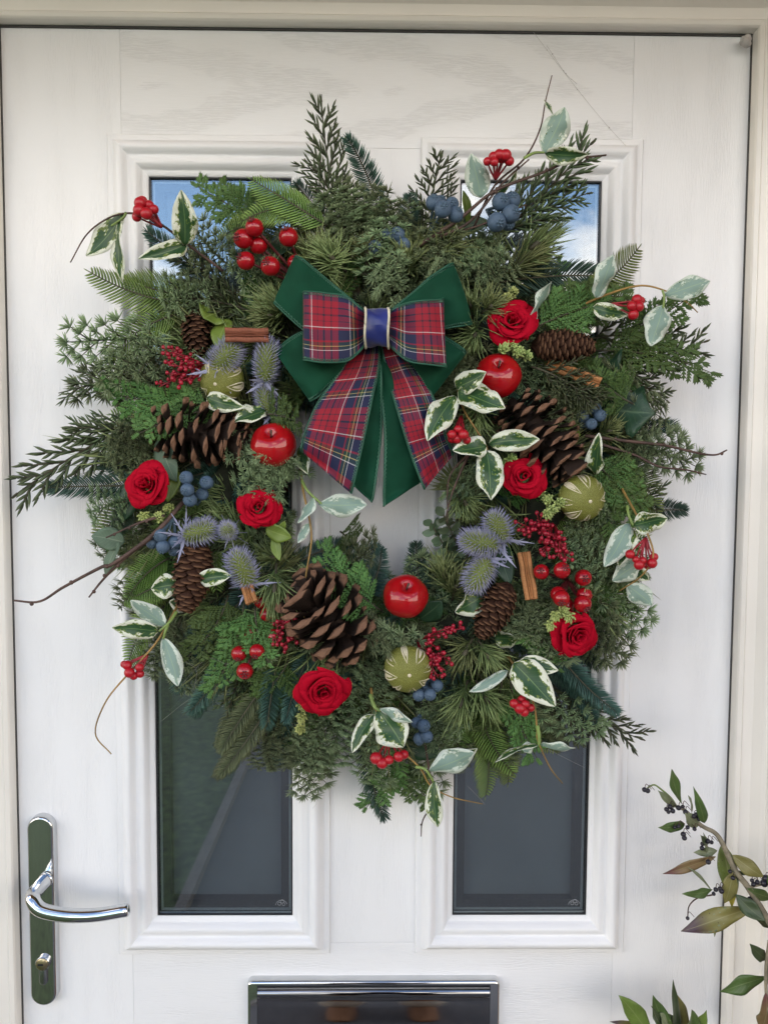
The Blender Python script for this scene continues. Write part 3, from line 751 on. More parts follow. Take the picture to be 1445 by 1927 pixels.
# ------------------------------------------------------------------ bow
def tartan_mat():
    q = NT('tartan ribbon'); uv = q.coord('UV'); sp = q.n('ShaderNodeSeparateXYZ', {0: uv})
    R, W, N, G, Y, K = (.26, .004, .017), (.58, .56, .56), (.008, .011, .045), (.005, .032, .024), (.48, .40, .14), (.012, .008, .02)
    a = [(0, R), (.03, W), (.045, R), (.08, N), (.25, R), (.275, G), (.335, Y), (.347, G), (.40, W), (.412, N), (.60, R), (.70, K), (.725, R), (.82, K), (.85, R), (.93, K), (.945, R)]
    wa = q.ramp(q.math('FRACT', q.math('MULTIPLY_ADD', sp.outputs[0], 1.12, .48)), a, 'CONSTANT')
    we = q.ramp(q.math('FRACT', q.math('MULTIPLY_ADD', sp.outputs[1], 1.12, .02)), a, 'CONSTANT')
    tw = q.math('FRACT', q.math('MULTIPLY', q.math('ADD', sp.outputs[0], sp.outputs[1]), 70.0))
    f = q.math('MULTIPLY_ADD', q.math('GREATER_THAN', tw, .5), .5, .25)
    q.set(Base_Color=q.mix(f, wa, we), Roughness=.6, Specular_IOR_Level=.25, Sheen_Weight=.1); q.bump(tw, .15, .0004); return q.mat
M['tartan'] = tartan_mat()
def velvet_mat():
    q = NT('green velvet'); n = q.noise(28, q.coord(), 3); n2 = q.noise(900, q.coord(), 2)
    q.set(Base_Color=q.ramp(n, [(.3, (.0035, .036, .018)), (.7, (.006, .058, .030))]), Roughness=.8, Specular_IOR_Level=.15, Sheen_Weight=.25, Sheen_Roughness=.35, Sheen_Tint=(.15, .55, .35, 1)); q.bump(n2, .3, .0004); return q.mat
M['velvet'] = velvet_mat()
M['stitch'] = simple('green stitching', (.10, .26, .17), .6, var=.2)
M['trim'] = simple('green ribbon edge', (.010, .080, .045), .6, var=.15)
M['satin'] = simple('blue satin', (.012, .022, .150), .38, var=.25, nscale=30, bump=.3, bscale=160, sheen=.2)
M['cream'] = simple('cream stitched edge', (.60, .56, .42), .7, var=.15)
bow = thing('bow', 708, 620, .13, 'large layered bow of red tartan and green velvet ribbon with blue knot', 'bow')
bow_inv = bow.matrix_basis.inverted()
def ribbon(name, st, mat, trim=True, nu=16, nv=40, ripple=0.0, ripf=2.5, rip_end=.5, bulge=0.0, stitch_in=.035, zig=True, v0=0.0, wob=.0085):
    """stations along the ribbon: ((edge A px,py,d),(edge B px,py,d)); rows are interpolated smoothly; ripple = pleats at the gathered start"""
    A = catmull([P(*s[0]) for s in st], nv); B = catmull([P(*s[1]) for s in st], nv); rows, uvs = [], []; ln = v0
    wmax = max((a - b_).length for a, b_ in zip(A, B)); sd0 = (st[0][0][0] * .37 + st[-2][1][1] * .113) % 17
    for i in range(nv):
        t = i / (nv - 1)
        if i: ln += ((A[i] + B[i]) * .5 - (A[i - 1] + B[i - 1]) * .5).length
        amp = ripple * max(0, 1 - t / rip_end) ** 1.5; row = []
        for j in range(nu + 1):
            u = j / nu; p = A[i].lerp(B[i], u); p = p + V((0, -1, 0)) * (amp * sin(2 * pi * ripf * u) + bulge * sin(pi * u) * sin(pi * min(1, t * 1.2)) + wob * mnoise.noise(V((u * 1.6 + sd0, t * 4.5, sd0))) * min(1, t * 5))
            row.append(bow_inv @ p)
        rows.append(row); uvs.append([(j / nu, ln / wmax) for j in range(nu + 1)])
    b = MB(); b.grid(rows, uvs=uvs); o = b.obj(name, mat, bow); s = o.modifiers.new('thick', 'SOLIDIFY'); s.thickness = .0009; s.offset = 0
    if trim:
        for e in (0, nu):
            t = MB(); t.tube([r[e] for r in rows], .0011, 5); t.obj('edge', M['trim'], o)
        if zig:
            z = MB()
            for e, q in ((0, 1), (nu, nu - 1)):
                pl = [r[e] for r in rows]; pi_ = [r[e].lerp(r[q], .75) for r in rows]; pts = []
                n = nv * 3
                for i in range(n):
                    t_ = i / (n - 1); a_ = along(pl, t_)[0]; c_ = along(pi_, t_)[0]; w = .35 if i % 2 else 1.0; pts.append(a_.lerp(c_, w) + V((0, -.0009, 0)))
                z.tube(pts, .00033, 3, cap=False)
            z.obj('stitching', M['stitch'], o)
    return o
D = .125
# velvet loops: front sheet out from the knot to the fold, then back underneath
def loop(name, root, mid, fold, back, mat, **k):
    return ribbon(name, [root, mid, fold, back[0], back[1]], mat, **k)
ribbon('velvet_loop', [((688, 590, D - .005), (690, 622, D - .005)), ((640, 545, D + .004), (640, 640, D + .004)), ((590, 503, D + .010), (590, 634, D + .008)), ((566, 487, D), (524, 578, D)), ((560, 488, D - .012), (522, 572, D - .012)), ((610, 530, D - .026), (560, 600, D - .024)), ((684, 592, D - .018), (686, 620, D - .018))], M['velvet'], ripple=.0035, bulge=.009, nv=56, wob=.013)
ribbon('velvet_loop', [((690, 606, D - .005), (692, 640, D - .005)), ((640, 615, D + .002), (655, 690, D + .002)), ((580, 622, D + .006), (612, 735, D + .004)), ((534, 645, D + .002), (592, 752, D)), ((519, 661, D - .006), (584, 750, D - .008)), ((570, 640, D - .022), (620, 712, D - .020)), ((686, 606, D - .018), (688, 636, D - .018))], M['velvet'], ripple=.0035, bulge=.009, nv=56, wob=.013)
ribbon('velvet_loop', [((728, 590, D - .005), (728, 622, D - .005)), ((775, 552, D + .003), (778, 628, D + .003)), ((818, 515, D + .008), (840, 618, D + .007)), ((846, 497, D + .002), (881, 612, D)), ((850, 500, D - .012), (882, 606, D - .012)), ((810, 535, D - .024), (830, 600, D - .024)), ((730, 592, D - .018), (730, 620, D - .018))], M['velvet'], ripple=.0035, bulge=.009, nv=56, wob=.013)
ribbon('velvet_loop', [((728, 606, D - .005), (726, 640, D - .005)), ((785, 622, D + .002), (762, 692, D + .002)), ((832, 630, D + .006), (785, 738, D + .004)), ((866, 655, D + .003), (802, 752, D)), ((872, 668, D - .006), (808, 748, D - .008)), ((830, 660, D - .022), (790, 705, D - .020)), ((730, 606, D - .018), (728, 636, D - .018))], M['velvet'], ripple=.0035, bulge=.009, nv=56, wob=.013)
# tails
ribbon('velvet_tail', [((690, 640, D - .006), (716, 640, D - .006)), ((672, 720, D - .004), (718, 720, D - .001)), ((664, 820, D - .008), (717, 820, D - .002)), ((664, 900, D - .010), (704, 925, D - .004)), ((668, 916, D - .010), (699, 945, D - .004))], M['velvet'], bulge=.003)
ribbon('velvet_tail', [((714, 640, D - .006), (738, 640, D - .006)), ((716, 720, D + .000), (760, 720, D - .004)), ((724, 820, D - .002), (790, 820, D - .008)), ((722, 925, D - .004), (798, 890, D - .012)), ((722, 953, D - .004), (792, 908, D - .012))], M['velvet'], bulge=.003)
ribbon('tartan_tail', [((672, 642, D + .001), (714, 642, D + .001)), ((640, 700, D + .003), (713, 690, D + .004)), ((598, 760, D + .008), (700, 752, D + .008)), ((576, 810, D + .012), (684, 830, D + .010)), ((568, 838, D + .012), (668, 900, D + .010)), ((567, 849, D + .012), (661, 929, D + .009))], M['tartan'], bulge=.006, v0=.02)
ribbon('tartan_tail', [((716, 644, D + .001), (746, 642, D + .001)), ((728, 700, D + .003), (780, 690, D + .003)), ((744, 760, D + .006), (816, 750, D + .002)), ((768, 840, D + .008), (838, 818, D - .004)), ((790, 900, D + .008), (850, 845, D - .008)), ((799, 921, D + .007), (853, 856, D - .010))], M['tartan'], bulge=.006, v0=.03)
# tartan loops
T = D + .022
ribbon('tartan_loop', [((690, 588, T - .002), (690, 642, T - .002)), ((672, 574, T + .008), (676, 662, T + .008)), ((650, 556, T + .016), (652, 680, T + .014)), ((610, 551, T + .018), (612, 682, T + .016)), ((578, 550, T + .013), (579, 678, T + .012)), ((572, 550, T + .004), (573, 677, T + .003)), ((577, 551, T - .008), (577, 676, T - .008)), ((630, 560, T - .013), (630, 668, T - .013)), ((690, 592, T - .008), (690, 638, T - .008))], M['tartan'], ripple=.004, ripf=2, rip_end=.25, nv=70)
ribbon('tartan_loop', [((728, 592, T - .002), (728, 640, T - .002)), ((744, 578, T + .006), (742, 660, T + .007)), ((768, 570, T + .013), (768, 680, T + .014)), ((800, 566, T + .016), (808, 687, T + .016)), ((828, 563, T + .012), (836, 690, T + .012)), ((833, 562, T + .004), (838, 690, T + .003)), ((829, 563, T - .008), (832, 688, T - .008)), ((780, 572, T - .013), (780, 674, T - .013)), ((728, 596, T - .008), (728, 636, T - .008))], M['tartan'], ripple=.005, ripf=2.5, rip_end=.35, nv=70)
# knot
def knot():
    c = P(709, 617, T + .004); hw, hh = 21 * S(T), 34 * S(T); rows = []
    for i in range(29):
        a = 2 * pi * i / 28; row = []
        for j in range(11):
            u = j / 10 * 2 - 1; r = 1 + .05 * sin(5 * a + 3 * u) + .06 * mnoise.noise(V((u * 2.5, a * 2.2, 1))) + .05 * u * u
            row.append(bow_inv @ (c + V((u * hw + .0005 * sin(3 * a), -cos(a) * .017 * r, sin(a) * hh * r))))
        rows.append(row)
    b = MB(); b.grid(rows); o = b.obj('knot', M['satin'], bow)
    for j in (0, 10):
        t = MB(); t.tube([r[j] for r in rows], .0013, 6); t.obj('edge', M['cream'], o)
knot()
for q in ((708, 580, 60), (600, 560, 70), (820, 560, 70), (620, 680, 80), (800, 680, 70), (640, 800, 85), (740, 820, 80), (700, 900, 60), (780, 860, 60)): keep(*q)

# ------------------------------------------------------------------ apples
AP = [(i / 30) for i in range(31)]
def apple_data():
    b = MB(); prof = []
    for t in AP:
        th = pi * t; r = sin(th) * (1 + .06 * cos(th)) ; z = cos(th) * .90
        z -= .34 * math.exp(-(r / .24) ** 2) if t < .5 else -.20 * math.exp(-(r / .20) ** 2)
        prof.append((max(r, .001), z))
    b.lathe(prof, 40, fn=lambda p, w, i: V((p.x * (1 + .018 * cos(5 * w)), p.y * (1 + .018 * cos(5 * w)), p.z)))
    s = MB(); s.tube([(0, 0, .50), (.02, .01, .72), (.07, .03, .95)], [.045, .04, .06], 7)
    return b.data('skin', M['apple']), s.data('stalk', M['twig'])
ap_b, ap_s = apple_data()
for (px, py, d, r, tx, ty, lab) in ((515, 838, .115, 43, -.1, .75, 'glossy red apple to the left of the tartan ribbon tail'), (937, 708, .112, 43, -.15, .65, 'glossy red apple below the rose on the right of the bow'), (763, 1123, .112, 43, .05, .95, 'glossy red apple under the open centre of the wreath')):
    o = empty('apple', label=lab, cat='apple', group='red apples in the wreath', mw=frame_face(P(px, py, d), tx, ty, 0, r * S(d)))
    link('skin', ap_b, o); link('stalk', ap_s, o); keep(px, py, r + 4)

# ------------------------------------------------------------------ roses
def petal_data(rb, rt, h, ha, curl, seed, z0=0.0):
    rg = random.Random(seed); b = MB(); rows = []; n, k = 9, 11; ph = rg.uniform(0, 6)
    for i in range(n):
        v = i / (n - 1); row = []
        for j in range(k):
            u = j / (k - 1) * 2 - 1; a = u * ha * (.35 + .65 * min(1, v * 1.8)); hh = h * (1 - .20 * abs(u) ** 3 + .03 * sin(4 * u + ph))
            r = rb + (rt - rb) * v ** 1.5; c = max(0, v - .70) / .30
            r += curl * c * c * (1 + .3 * sin(3 * u + ph)); z = z0 + v * hh - curl * .55 * c ** 2.2
            r *= 1 + .05 * sin(3.2 * u + ph) * v; nn = mnoise.noise(V((u * 2.2 + ph, v * 2.5, seed))); r += .05 * v * nn; z += .05 * v * v * mnoise.noise(V((u * 3 + ph, seed, 2)))
            row.append(V((r * sin(a), r * cos(a), z)))
        rows.append(row)
    b.grid(rows); return b.data('petal', M['rose'], True, False)
PETS = []
for v in range(3):
    PET = []; rg = random.Random(90 + v)
    for ring, (n, rb, rt, h, ha, curl, z0) in enumerate(((2, .09, .12, .80, 2.3, .01, .05), (3, .18, .25, .82, 1.35, .06, .02), (3, .28, .42, .77, 1.3, .11, 0), (4, .38, .56, .72, 1.2, .13, 0), (4 + v % 2, .46, .74, .62, 1.15, .18, -.02), (5, .50, .90, .46, 1.05, .20, -.08))):
        for i in range(n): PET.append((petal_data(rb, rt * rg.uniform(.93, 1.07), h * rg.uniform(.90, 1.06), ha * rg.uniform(.85, 1.1), curl * rg.uniform(.4, 1.6), v * 100 + ring * 10 + i, z0), 2 * pi * i / n + ring * .9 + rg.uniform(-.25, .25), rg.uniform(-.12, .12)))
    PETS.append(PET)
def rose(px, py, d, r, tx, ty, spin, lab):
    sc = r * S(d) / 1.03; o = empty('rose', label=lab, cat='rose', group='red roses in the wreath', mw=frame_face(P(px, py, d), tx, ty, spin, sc))
    for i, (me, a, tl) in enumerate(PETS[int(px) % 3]):
        p = link('petal', me, o, Matrix.Rotation(a, 4, 'Z') @ Matrix.Rotation(tl, 4, 'X')); s = p.modifiers.new('thick', 'SOLIDIFY'); s.thickness = .022
    b = MB(); b.sphere((0, 0, -.15), .5, 14, 8, (1, 1, .55)); b.obj('hip', M['sepal'], o)
    keep(px, py, r)
for q in ((284, 914, .112, 39, -.25, .20, .3, 'red rose at the far left of the wreath beside a large pine cone'), (487, 957, .110, 37, .15, .25, 1.1, 'red rose above the pale green leaves on the left of the wreath'), (606, 1296, .118, 44, .18, -.10, 2.2, 'red rose at the bottom beneath the largest open pine cone'), (985, 898, .112, 38, -.10, .15, .7, 'red rose between the large pine cone and white-edged leaves on the right'), (962, 611, .112, 40, -.05, .25, 2.9, 'red rose at upper right beside a slim horizontal pine cone'), (1077, 1190, .115, 42, .30, -.15, 1.7, 'red rose at lower right under the shiny red berries')): rose(*q)

# ------------------------------------------------------------------ pine cones
def open_scale():
    b = MB(); rows, cs = [], []
    for (y, w, zt_, zb_, c) in ((0, .10, .03, -.03, 0), (.40, .20, .04, -.03, 0), (.74, .32, .06, -.05, 0), (.88, .38, .09, -.08, .15), (.955, .34, .12, -.07, .9), (1.0, .17, .10, -.03, 1)):
        rows.append([V((-w, y, 0)), V((-w * .45, y + .02, zt_)), V((0, y + .045 * (y > .8), zt_ * 1.18)), V((w * .45, y + .02, zt_)), V((w, y, 0)), V((0, y - .02, zb_))]); cs.append([c] * 6)
    b.grid(rows, cs=cs, closed=True); b.face([30 + j for j in range(6)]); b.face([j for j in range(6)][::-1])
    return b.data('scale', M['cone'], False)
def slim_scale():
    b = MB(); rows, cs = [], []
    for (y, w, c) in ((0, .18, 0), (.4, .42, 0), (.72, .5, .3), (.92, .36, .8), (1.0, .12, 1)):
        rows.append([V((u * w, y - .04 * u * u, -.16 * u * u + .10 * y * y)) for u in (-1, -.5, 0, .5, 1)]); cs.append([c] * 5)
    b.grid(rows, cs=cs); N = len(b.v)
    b.grid([[p + V((0, 0, -.06)) for p in r] for r in rows], flip=True, cs=cs)
    n, k = 5, 5; ring = [j for j in range(k)] + [i * k + k - 1 for i in range(1, n)] + [(n - 1) * k + j for j in range(k - 2, -1, -1)] + [i * k for i in range(n - 2, 0, -1)]
    for q in range(len(ring)): a_, c_ = ring[q], ring[(q + 1) % len(ring)]; b.face((a_, a_ + N, c_ + N, c_))
    return b.data('scale', M['slim_cone'], True)
SC_O, SC_S = open_scale(), slim_scale()
def cone(bx, by, bd, tx, ty, td, wpx, lab, slim=False, N=64, seed=1, keepr=None):
    rg = random.Random(seed); B, T = P(bx, by, bd), P(tx, ty, td); Ln = (T - B).length; Rm = wpx * .5 * S((bd + td) / 2)
    o = empty('pine_cone', label=lab, cat='pine cone', group='slim pine cones' if slim else 'large open pine cones', mw=frame_bt(B, T))
    c = MB(); c.tube([(0, Ln * i / 10, 0) for i in range(11)], [Rm * (.55 if slim else .34) * max(.1, sin(pi * (.1 + .85 * i / 10))) for i in range(11)], 9); c.obj('core', M['slim_cone' if slim else 'cone'], o)
    for i in range(N):
        t = (i + .5) / N; ph = i * 2.39996 + rg.uniform(-.16, .16); rad = V((cos(ph), 0, sin(ph)))
        if slim:
            tilt = .85 - .55 * t; env = sin(pi * (.16 + .80 * t)) ** .65; ln = Ln * .20 * (1.05 - .35 * t); y = Ln * (t * .92 - .02)
            base = V((0, y, 0)) + rad * max(0, (Rm * env - ln * sin(tilt) * .85)); sx_ = ln * 1.15
        else:
            tilt = 1.75 - 1.25 * t + rg.uniform(-.17, .17); env = (sin(pi * (.20 + .74 * t)) ** .75); ln = Rm * env * (1.05 if t > .8 else 1.0) * rg.uniform(.88, 1.07) / max(.55, sin(tilt)) * .98; y = Ln * (t * .80 + .06)
            base = V((0, y - ln * cos(tilt) * .25, 0)); sx_ = ln * .80 * (1.0 if t > .2 else .85)
        yv = (V((0, 1, 0)) * cos(tilt) + rad * sin(tilt)); xv = V((0, 1, 0)).cross(rad).normalized(); zv = xv.cross(yv)
        if zv.dot(rad) < 0 and slim: xv, zv = -xv, -zv
        if not slim and zv.y > 0: xv, zv = -xv, -zv
        m = Matrix((xv * sx_, yv * ln, zv * (ln * (.8 if slim else .75)))).transposed().to_4x4(); m.translation = base
        link('scale', SC_S if slim else SC_O, o, m)
    for k in (.2, .5, .8): keep(bx + (tx - bx) * k, by + (ty - by) * k, keepr or wpx * .45)
cone(292, 800, .095, 470, 834, .105, 128, 'large open brown pine cone lying sideways above the left roses', N=84, seed=2)
cone(672, 1215, .085, 560, 1105, .125, 160, 'largest open brown pine cone near the bottom pointing at the viewer', N=74, seed=3)
cone(960, 752, .090, 1078, 892, .115, 140, 'large open brown pine cone on the right below the cinnamon stick', N=84, seed=4)
cone(375, 1015, .100, 350, 1150, .110, 72, 'slim closed pine cone hanging under the left thistles', True, 100, 5)
cone(958, 1098, .108, 903, 1198, .120, 66, 'small slim pine cone tilted beside the right cinnamon stick', True, 92, 6)
cone(1000, 650, .100, 1118, 653, .112, 62, 'slim dark pine cone lying level at upper right', True, 100, 7)
cone(368, 580, .075, 374, 668, .080, 58, 'slim dark pine cone half hidden at upper left behind the cinnamon', True, 84, 8)

# ------------------------------------------------------------------ dried limes
def lime(px, py, d, r, tx, ty, spin, lab):
    sc = r * S(d); o = empty('dried_lime', label=lab, cat='dried lime', group='dried green limes', mw=frame_face(P(px, py, d), tx, ty, spin, sc)); n = 64
    prof = [(max(.001, sin(pi * i / 24)), cos(pi * i / 24) * .86 - .05 * math.exp(-(sin(pi * i / 24) / .2) ** 2) * (1 if i < 12 else -1)) for i in range(25)]
    def fn(p, w, i):
        lat = i / 24; k = max(0, cos(8 * w)) ** 6 * max(0, sin(pi * min(1, max(0, (lat - .20) / .6))))
        rr = 1 - .10 * k + .02 * sin(3 * w + 1); return V((p.x * rr, p.y * rr, p.z))
    b = MB(); b.lathe(prof, n, fn=fn); b.obj('rind', M['lime'], o)
    for j in range(8):
        w = 2 * pi * j / 8; lips, ins_ = MB(), MB()
        for s in (-1, 1):
            pts = []
            for i in range(11):
                t = i / 10; th = pi * (.17 + .46 * t); op = .15 * sin(pi * t) * s * (1 + .3 * sin(j * 2.1)); pts.append(V((sin(th) * cos(w + op / max(.3, sin(th))), sin(th) * sin(w + op / max(.3, sin(th))), cos(th) * .86)) * .985)
            lips.tube(pts, [.012 + .024 * sin(pi * i / 10) for i in range(11)], 5)
        lips.obj('slit_edge', M['pith'], o)
        rows = []
        for i in range(11):
            t = i / 10; th = pi * (.17 + .46 * t); op = .14 * sin(pi * t) / max(.3, sin(th)); rows.append([V((sin(th) * cos(w + e), sin(th) * sin(w + e), cos(th) * .86)) * .975 for e in (-op, op)])
        ins_.grid(rows); ins_.obj('slit_inside', M['pith'], o)
    b = MB(); b.sphere((0, 0, .80), .09, 8, 6, (1, 1, .7)); b.obj('nub', M['pith'], o)
    keep(px, py, r)
lime(767, 1258, .115, 45, .05, -.1, .2, 'slit dried lime at the bottom centre under the apple')
lime(1094, 937, .110, 44, .20, -.15, .9, 'slit dried lime on the right under the large pine cone')
lime(418, 715, .100, 42, -.2, -.35, .5, 'slit dried lime at upper left beneath the thistles')

# ------------------------------------------------------------------ cinnamon quills
def cinnamon(bx, by, bd, tx, ty, td, rpx, mat, lab, roll=0.0):
    B, T = P(bx, by, bd), P(tx, ty, td); ln = (T - B).length; r = rpx * S(td)
    o = empty('cinnamon_stick', label=lab, cat='cinnamon stick', group='cinnamon sticks', mw=frame_bt(B, T, roll))
    for s in (-1, 1):                                   # two scrolls rolled towards each other
        pin, pout = [], []
        for i in range(30):
            a = i / 29 * 2 * pi * 1.45; q = r * (.54 - .062 * a / 1.6); th = .085 * r
            c = V((s * r * .47, 0, 0)); dv = V((s * cos(a + 2.2), 0, sin(a + 2.2)))
            pout.append(c + dv * q); pin.append(c + dv * (q - th * 1.6))
        sec = pout + pin[::-1]; b = MB(); rows = [[p + V((0, y, 0)) + V((.0004 * sin(y * 300 + s), 0, .0004 * cos(y * 210))) for p in sec] for y in (0, ln * .25, ln * .5, ln * .75, ln)]
        b.grid(rows, closed=True); n = len(sec); k = 4 * n
        for e in (0, k):
            for i in range(29): b.face((e + i, e + i + 1, e + n - 2 - i, e + n - 1 - i))
        b.obj('quill', mat, o, smooth=True).modifiers.new('split', 'EDGE_SPLIT').split_angle = radians(50)
    keep((bx + tx) / 2, (by + ty) / 2, 26); keep(tx, ty, 16)
cinnamon(505, 631, .128, 424, 630, .138, 16, M['cinnamon_red'], 'reddish cinnamon stick at upper left above the thistles')
cinnamon(455, 1070, .105, 474, 1134, .122, 14, M['cinnamon'], 'short cinnamon stick sticking out under the left thistles')
cinnamon(985, 1040, .105, 1000, 1128, .122, 15, M['cinnamon'], 'tan cinnamon stick between the thistles and berries on the right')
cinnamon(1030, 683, .100, 1128, 722, .112, 14, M['cinnamon'], 'cinnamon stick half covered by greenery at upper right')

# ------------------------------------------------------------------ thistles
TH = []
for v in range(3):
    rg = random.Random(50 + v); c = MB(); c.sphere((0, 0, 0), 1, 14, 10, (.30, .90, .30)); s = MB()
    for i in range(300):
        z = 1 - 2 * (i + .5) / 300; ph = i * 2.39996; q = sqrt(1 - z * z); nrm = V((q * cos(ph), z, q * sin(ph)))
        p = V((nrm.x * .30, nrm.y * .90, nrm.z * .30)); d = V((nrm.x, nrm.y * .55 + .25, nrm.z)) + V((rg.uniform(-.12, .12), rg.uniform(-.12, .12), rg.uniform(-.12, .12)))
        s.needle(p * .97, d, rg.uniform(.34, .48) * (1 if abs(z) < .75 else .6), .058, V((0, .22, 0)), 2, 0, 1)
    TH.append((c.data('core', M['thistle_core']), s.data('spikes', M['thistle'], recalc=False)))
def bract_data():
    b = MB(); rows = []
    for i in range(7):
        t = i / 6; w = .10 * (1 - t) ** .6 * (1.0 if i % 2 == 0 else .55) + .008; rows.append([V((-w, t, .10 * t * t)), V((0, t, .10 * t * t + .03)), V((w, t, .10 * t * t))])
    b.grid(rows)
    for i in (1, 3): 
        for sg in (-1, 1): b.needle((sg * .05, i / 6, .02), (sg, .9, .1), .22, .06)
    return b.data('bract', M['bract'])
BR = bract_data()
def thistle(bx, by, bd, tx, ty, td, lab, v=0, br=7, roll=0.0, fat=1.0):
    B, T = P(bx, by, bd), P(tx, ty, td); sc = (T - B).length / 2.1; C = (B + T) / 2; m = frame_bt(B, T, roll, sc, fat); m.translation = C
    o = empty('thistle', label=lab, cat='thistle', group='blue thistle heads', mw=m); a, s = TH[v % 3]; link('core', a, o); n = link('spikes', s, o); n['kind'] = 'stuff'
    for i in range(br):
        an = 2 * pi * i / br + v; d = V((cos(an) * .95, -.25 + .5 * sin(i * 2.2), sin(an) * .95)).normalized(); link('bract', BR, o, Matrix.LocRotScale(V((0, -.85, 0)), d.to_track_quat('Y', 'Z'), V((1, RNG.uniform(.9, 1.5), 1))))
    keep(C.x * 0 + (bx + tx) / 2, (by + ty) / 2, 34)
thistle(402, 702, .110, 450, 640, .125, 'spiky lavender thistle head above the upper left dried lime', 0, 6, 0, 1.25)
thistle(498, 728, .110, 506, 632, .122, 'upright lavender thistle head next to the left velvet loop', 1, 6)
thistle(512, 790, .098, 490, 715, .105, 'shaded thistle head directly above the left apple', 2, 4)
thistle(342, 1012, .112, 408, 990, .125, 'thistle head lying sideways above the left slim pine cone', 1, 8, .4, 1.2)
thistle(434, 1006, .112, 424, 992, .140, 'thistle head facing straight out next to a left rose', 2, 8, 0, 1.25)
thistle(472, 1108, .108, 440, 1032, .125, 'thistle head over the short cinnamon stick at lower left', 0, 5, 0, 1.15)
thistle(950, 1022, .105, 922, 962, .120, 'darkest purple thistle head right of the open centre', 2, 7, 0, 1.3)
thistle(945, 1028, .112, 862, 1014, .124, 'pale thistle head lying sideways right of the open centre', 0, 5, 0, 1.1)
thistle(925, 1045, .112, 880, 1116, .124, 'lower thistle head pointing down left above the small slim cone', 1, 6, 0, 1.2)

# ------------------------------------------------------------------ shiny hips in clusters
o = thing('rosehip_cluster', 545, 500, .08, 'cluster of shiny red hips at upper left beside the velvet bow', 'berries', 'shiny red hip clusters')
cluster(o, (585, 545, .085), [(458, 449, .118, 18), (479, 428, .125, 17), (486, 461, .110, 17), (463, 491, .118, 17), (509, 501, .125, 18), (543, 446, .118, 18), (556, 495, .112, 15), (549, 528, .105, 14)], 17, 'hip', .0016, M['maroon_stem'])
for q in ((470, 455, 34), (510, 490, 26), (545, 450, 24), (552, 510, 22)): keep(*q)
o = thing('rosehip_cluster', 1060, 1095, .09, 'cluster of shiny red hips at lower right above a rose', 'berries', 'shiny red hip clusters')
cluster(o, (1068, 1092, .090), [(1018, 1076, .122, 15), (1057, 1073, .130, 16), (1097, 1087, .122, 16), (1050, 1118, .118, 15), (1056, 1126, .132, 16), (1099, 1120, .114, 15), (1096, 1136, .128, 17), (1066, 1140, .112, 14)], 16, 'hip', .0015, M['maroon_stem'])
for q in ((1020, 1078, 18), (1070, 1090, 40), (1075, 1130, 36)): keep(*q)
o = thing('rosehip_cluster', 485, 1210, .08, 'cluster of shiny red hips at lower left under draped greenery', 'berries', 'shiny red hip clusters')
cluster(o, (505, 1165, .080), [(503, 1156, .100, 14), (516, 1198, .108, 15), (470, 1190, .102, 14), (450, 1230, .112, 15), (484, 1226, .118, 15), (461, 1263, .120, 16), (492, 1133, .092, 13), (510, 1172, .094, 14)], 15, 'hip', .0015, M['maroon_stem'])
for q in ((465, 1240, 36), (512, 1190, 26), (505, 1150, 20)): keep(*q)

# ------------------------------------------------------------------ crimson sprays of tiny berries
def spray(root, ends, lab, n=9, rb=.0021, seed=0):
    rg = random.Random(seed); o = thing('berry_spray', *root, lab, 'berry spray', 'crimson sprays of tiny berries'); R0 = P(*root); st, be = MB(), MB(); inv = o.matrix_basis.inverted()
    for e in ends:
        E_ = P(*e); mid = R0.lerp(E_, .5) + V((rg.uniform(-.006, .006), -.004, rg.uniform(-.006, .006))); line = catmull([R0, mid, E_], 10); st.tube([inv @ q for q in line], [.0011 * (1.2 - .07 * i) for i in range(10)], 5)
        for i in range(n):
            t = .45 + .55 * i / n; p, d = along(line, t); a = d.orthogonal().normalized(); a = Quaternion(d, rg.uniform(0, 2 * pi)) @ a; q = p + (a * rg.uniform(.6, 1.1) + d * .6) * .0068 + V((0, -.0015, 0))
            st.tube([inv @ p, inv @ q], .0006, 4); be.sphere(inv @ q, rb * rg.uniform(.85, 1.15), 8, 6, (1, 1, 1.15))
        keep(e[0], e[1], 13)
    st.obj('stem', M['red_stem'], o); x = be.obj('berries', M['spray'], o); x['kind'] = 'stuff'
spray((395, 690, .085), [(308, 662, .118), (335, 665, .122), (318, 688, .120), (350, 690, .122), (300, 728, .112), (335, 720, .120), (362, 706, .115), (322, 705, .118)], 'crimson berry spray at left above the sideways pine cone', 9, seed=1)
spray((565, 1165, .090), [(520, 1180, .122), (512, 1205, .124), (530, 1215, .122), (545, 1178, .118)], 'small crimson berry spray at lower left beside the largest pine cone', 10, seed=2)
spray((785, 1205, .090), [(848, 1180, .118), (868, 1183, .116), (815, 1215, .120), (820, 1245, .126), (838, 1262, .126), (825, 1275, .124), (850, 1240, .122)], 'crimson berry spray drooping beside the bottom dried lime', 9, seed=3)
spray((1040, 985, .085), [(978, 985, .118), (990, 1005, .120), (1010, 978, .116), (1000, 990, .114), (1040, 1010, .118), (1030, 1038, .122), (1050, 1048, .122), (1066, 1052, .118), (1040, 1030, .120), (1020, 1000, .116)], 'crimson berry spray at right above the shiny red hips', 9, seed=4)

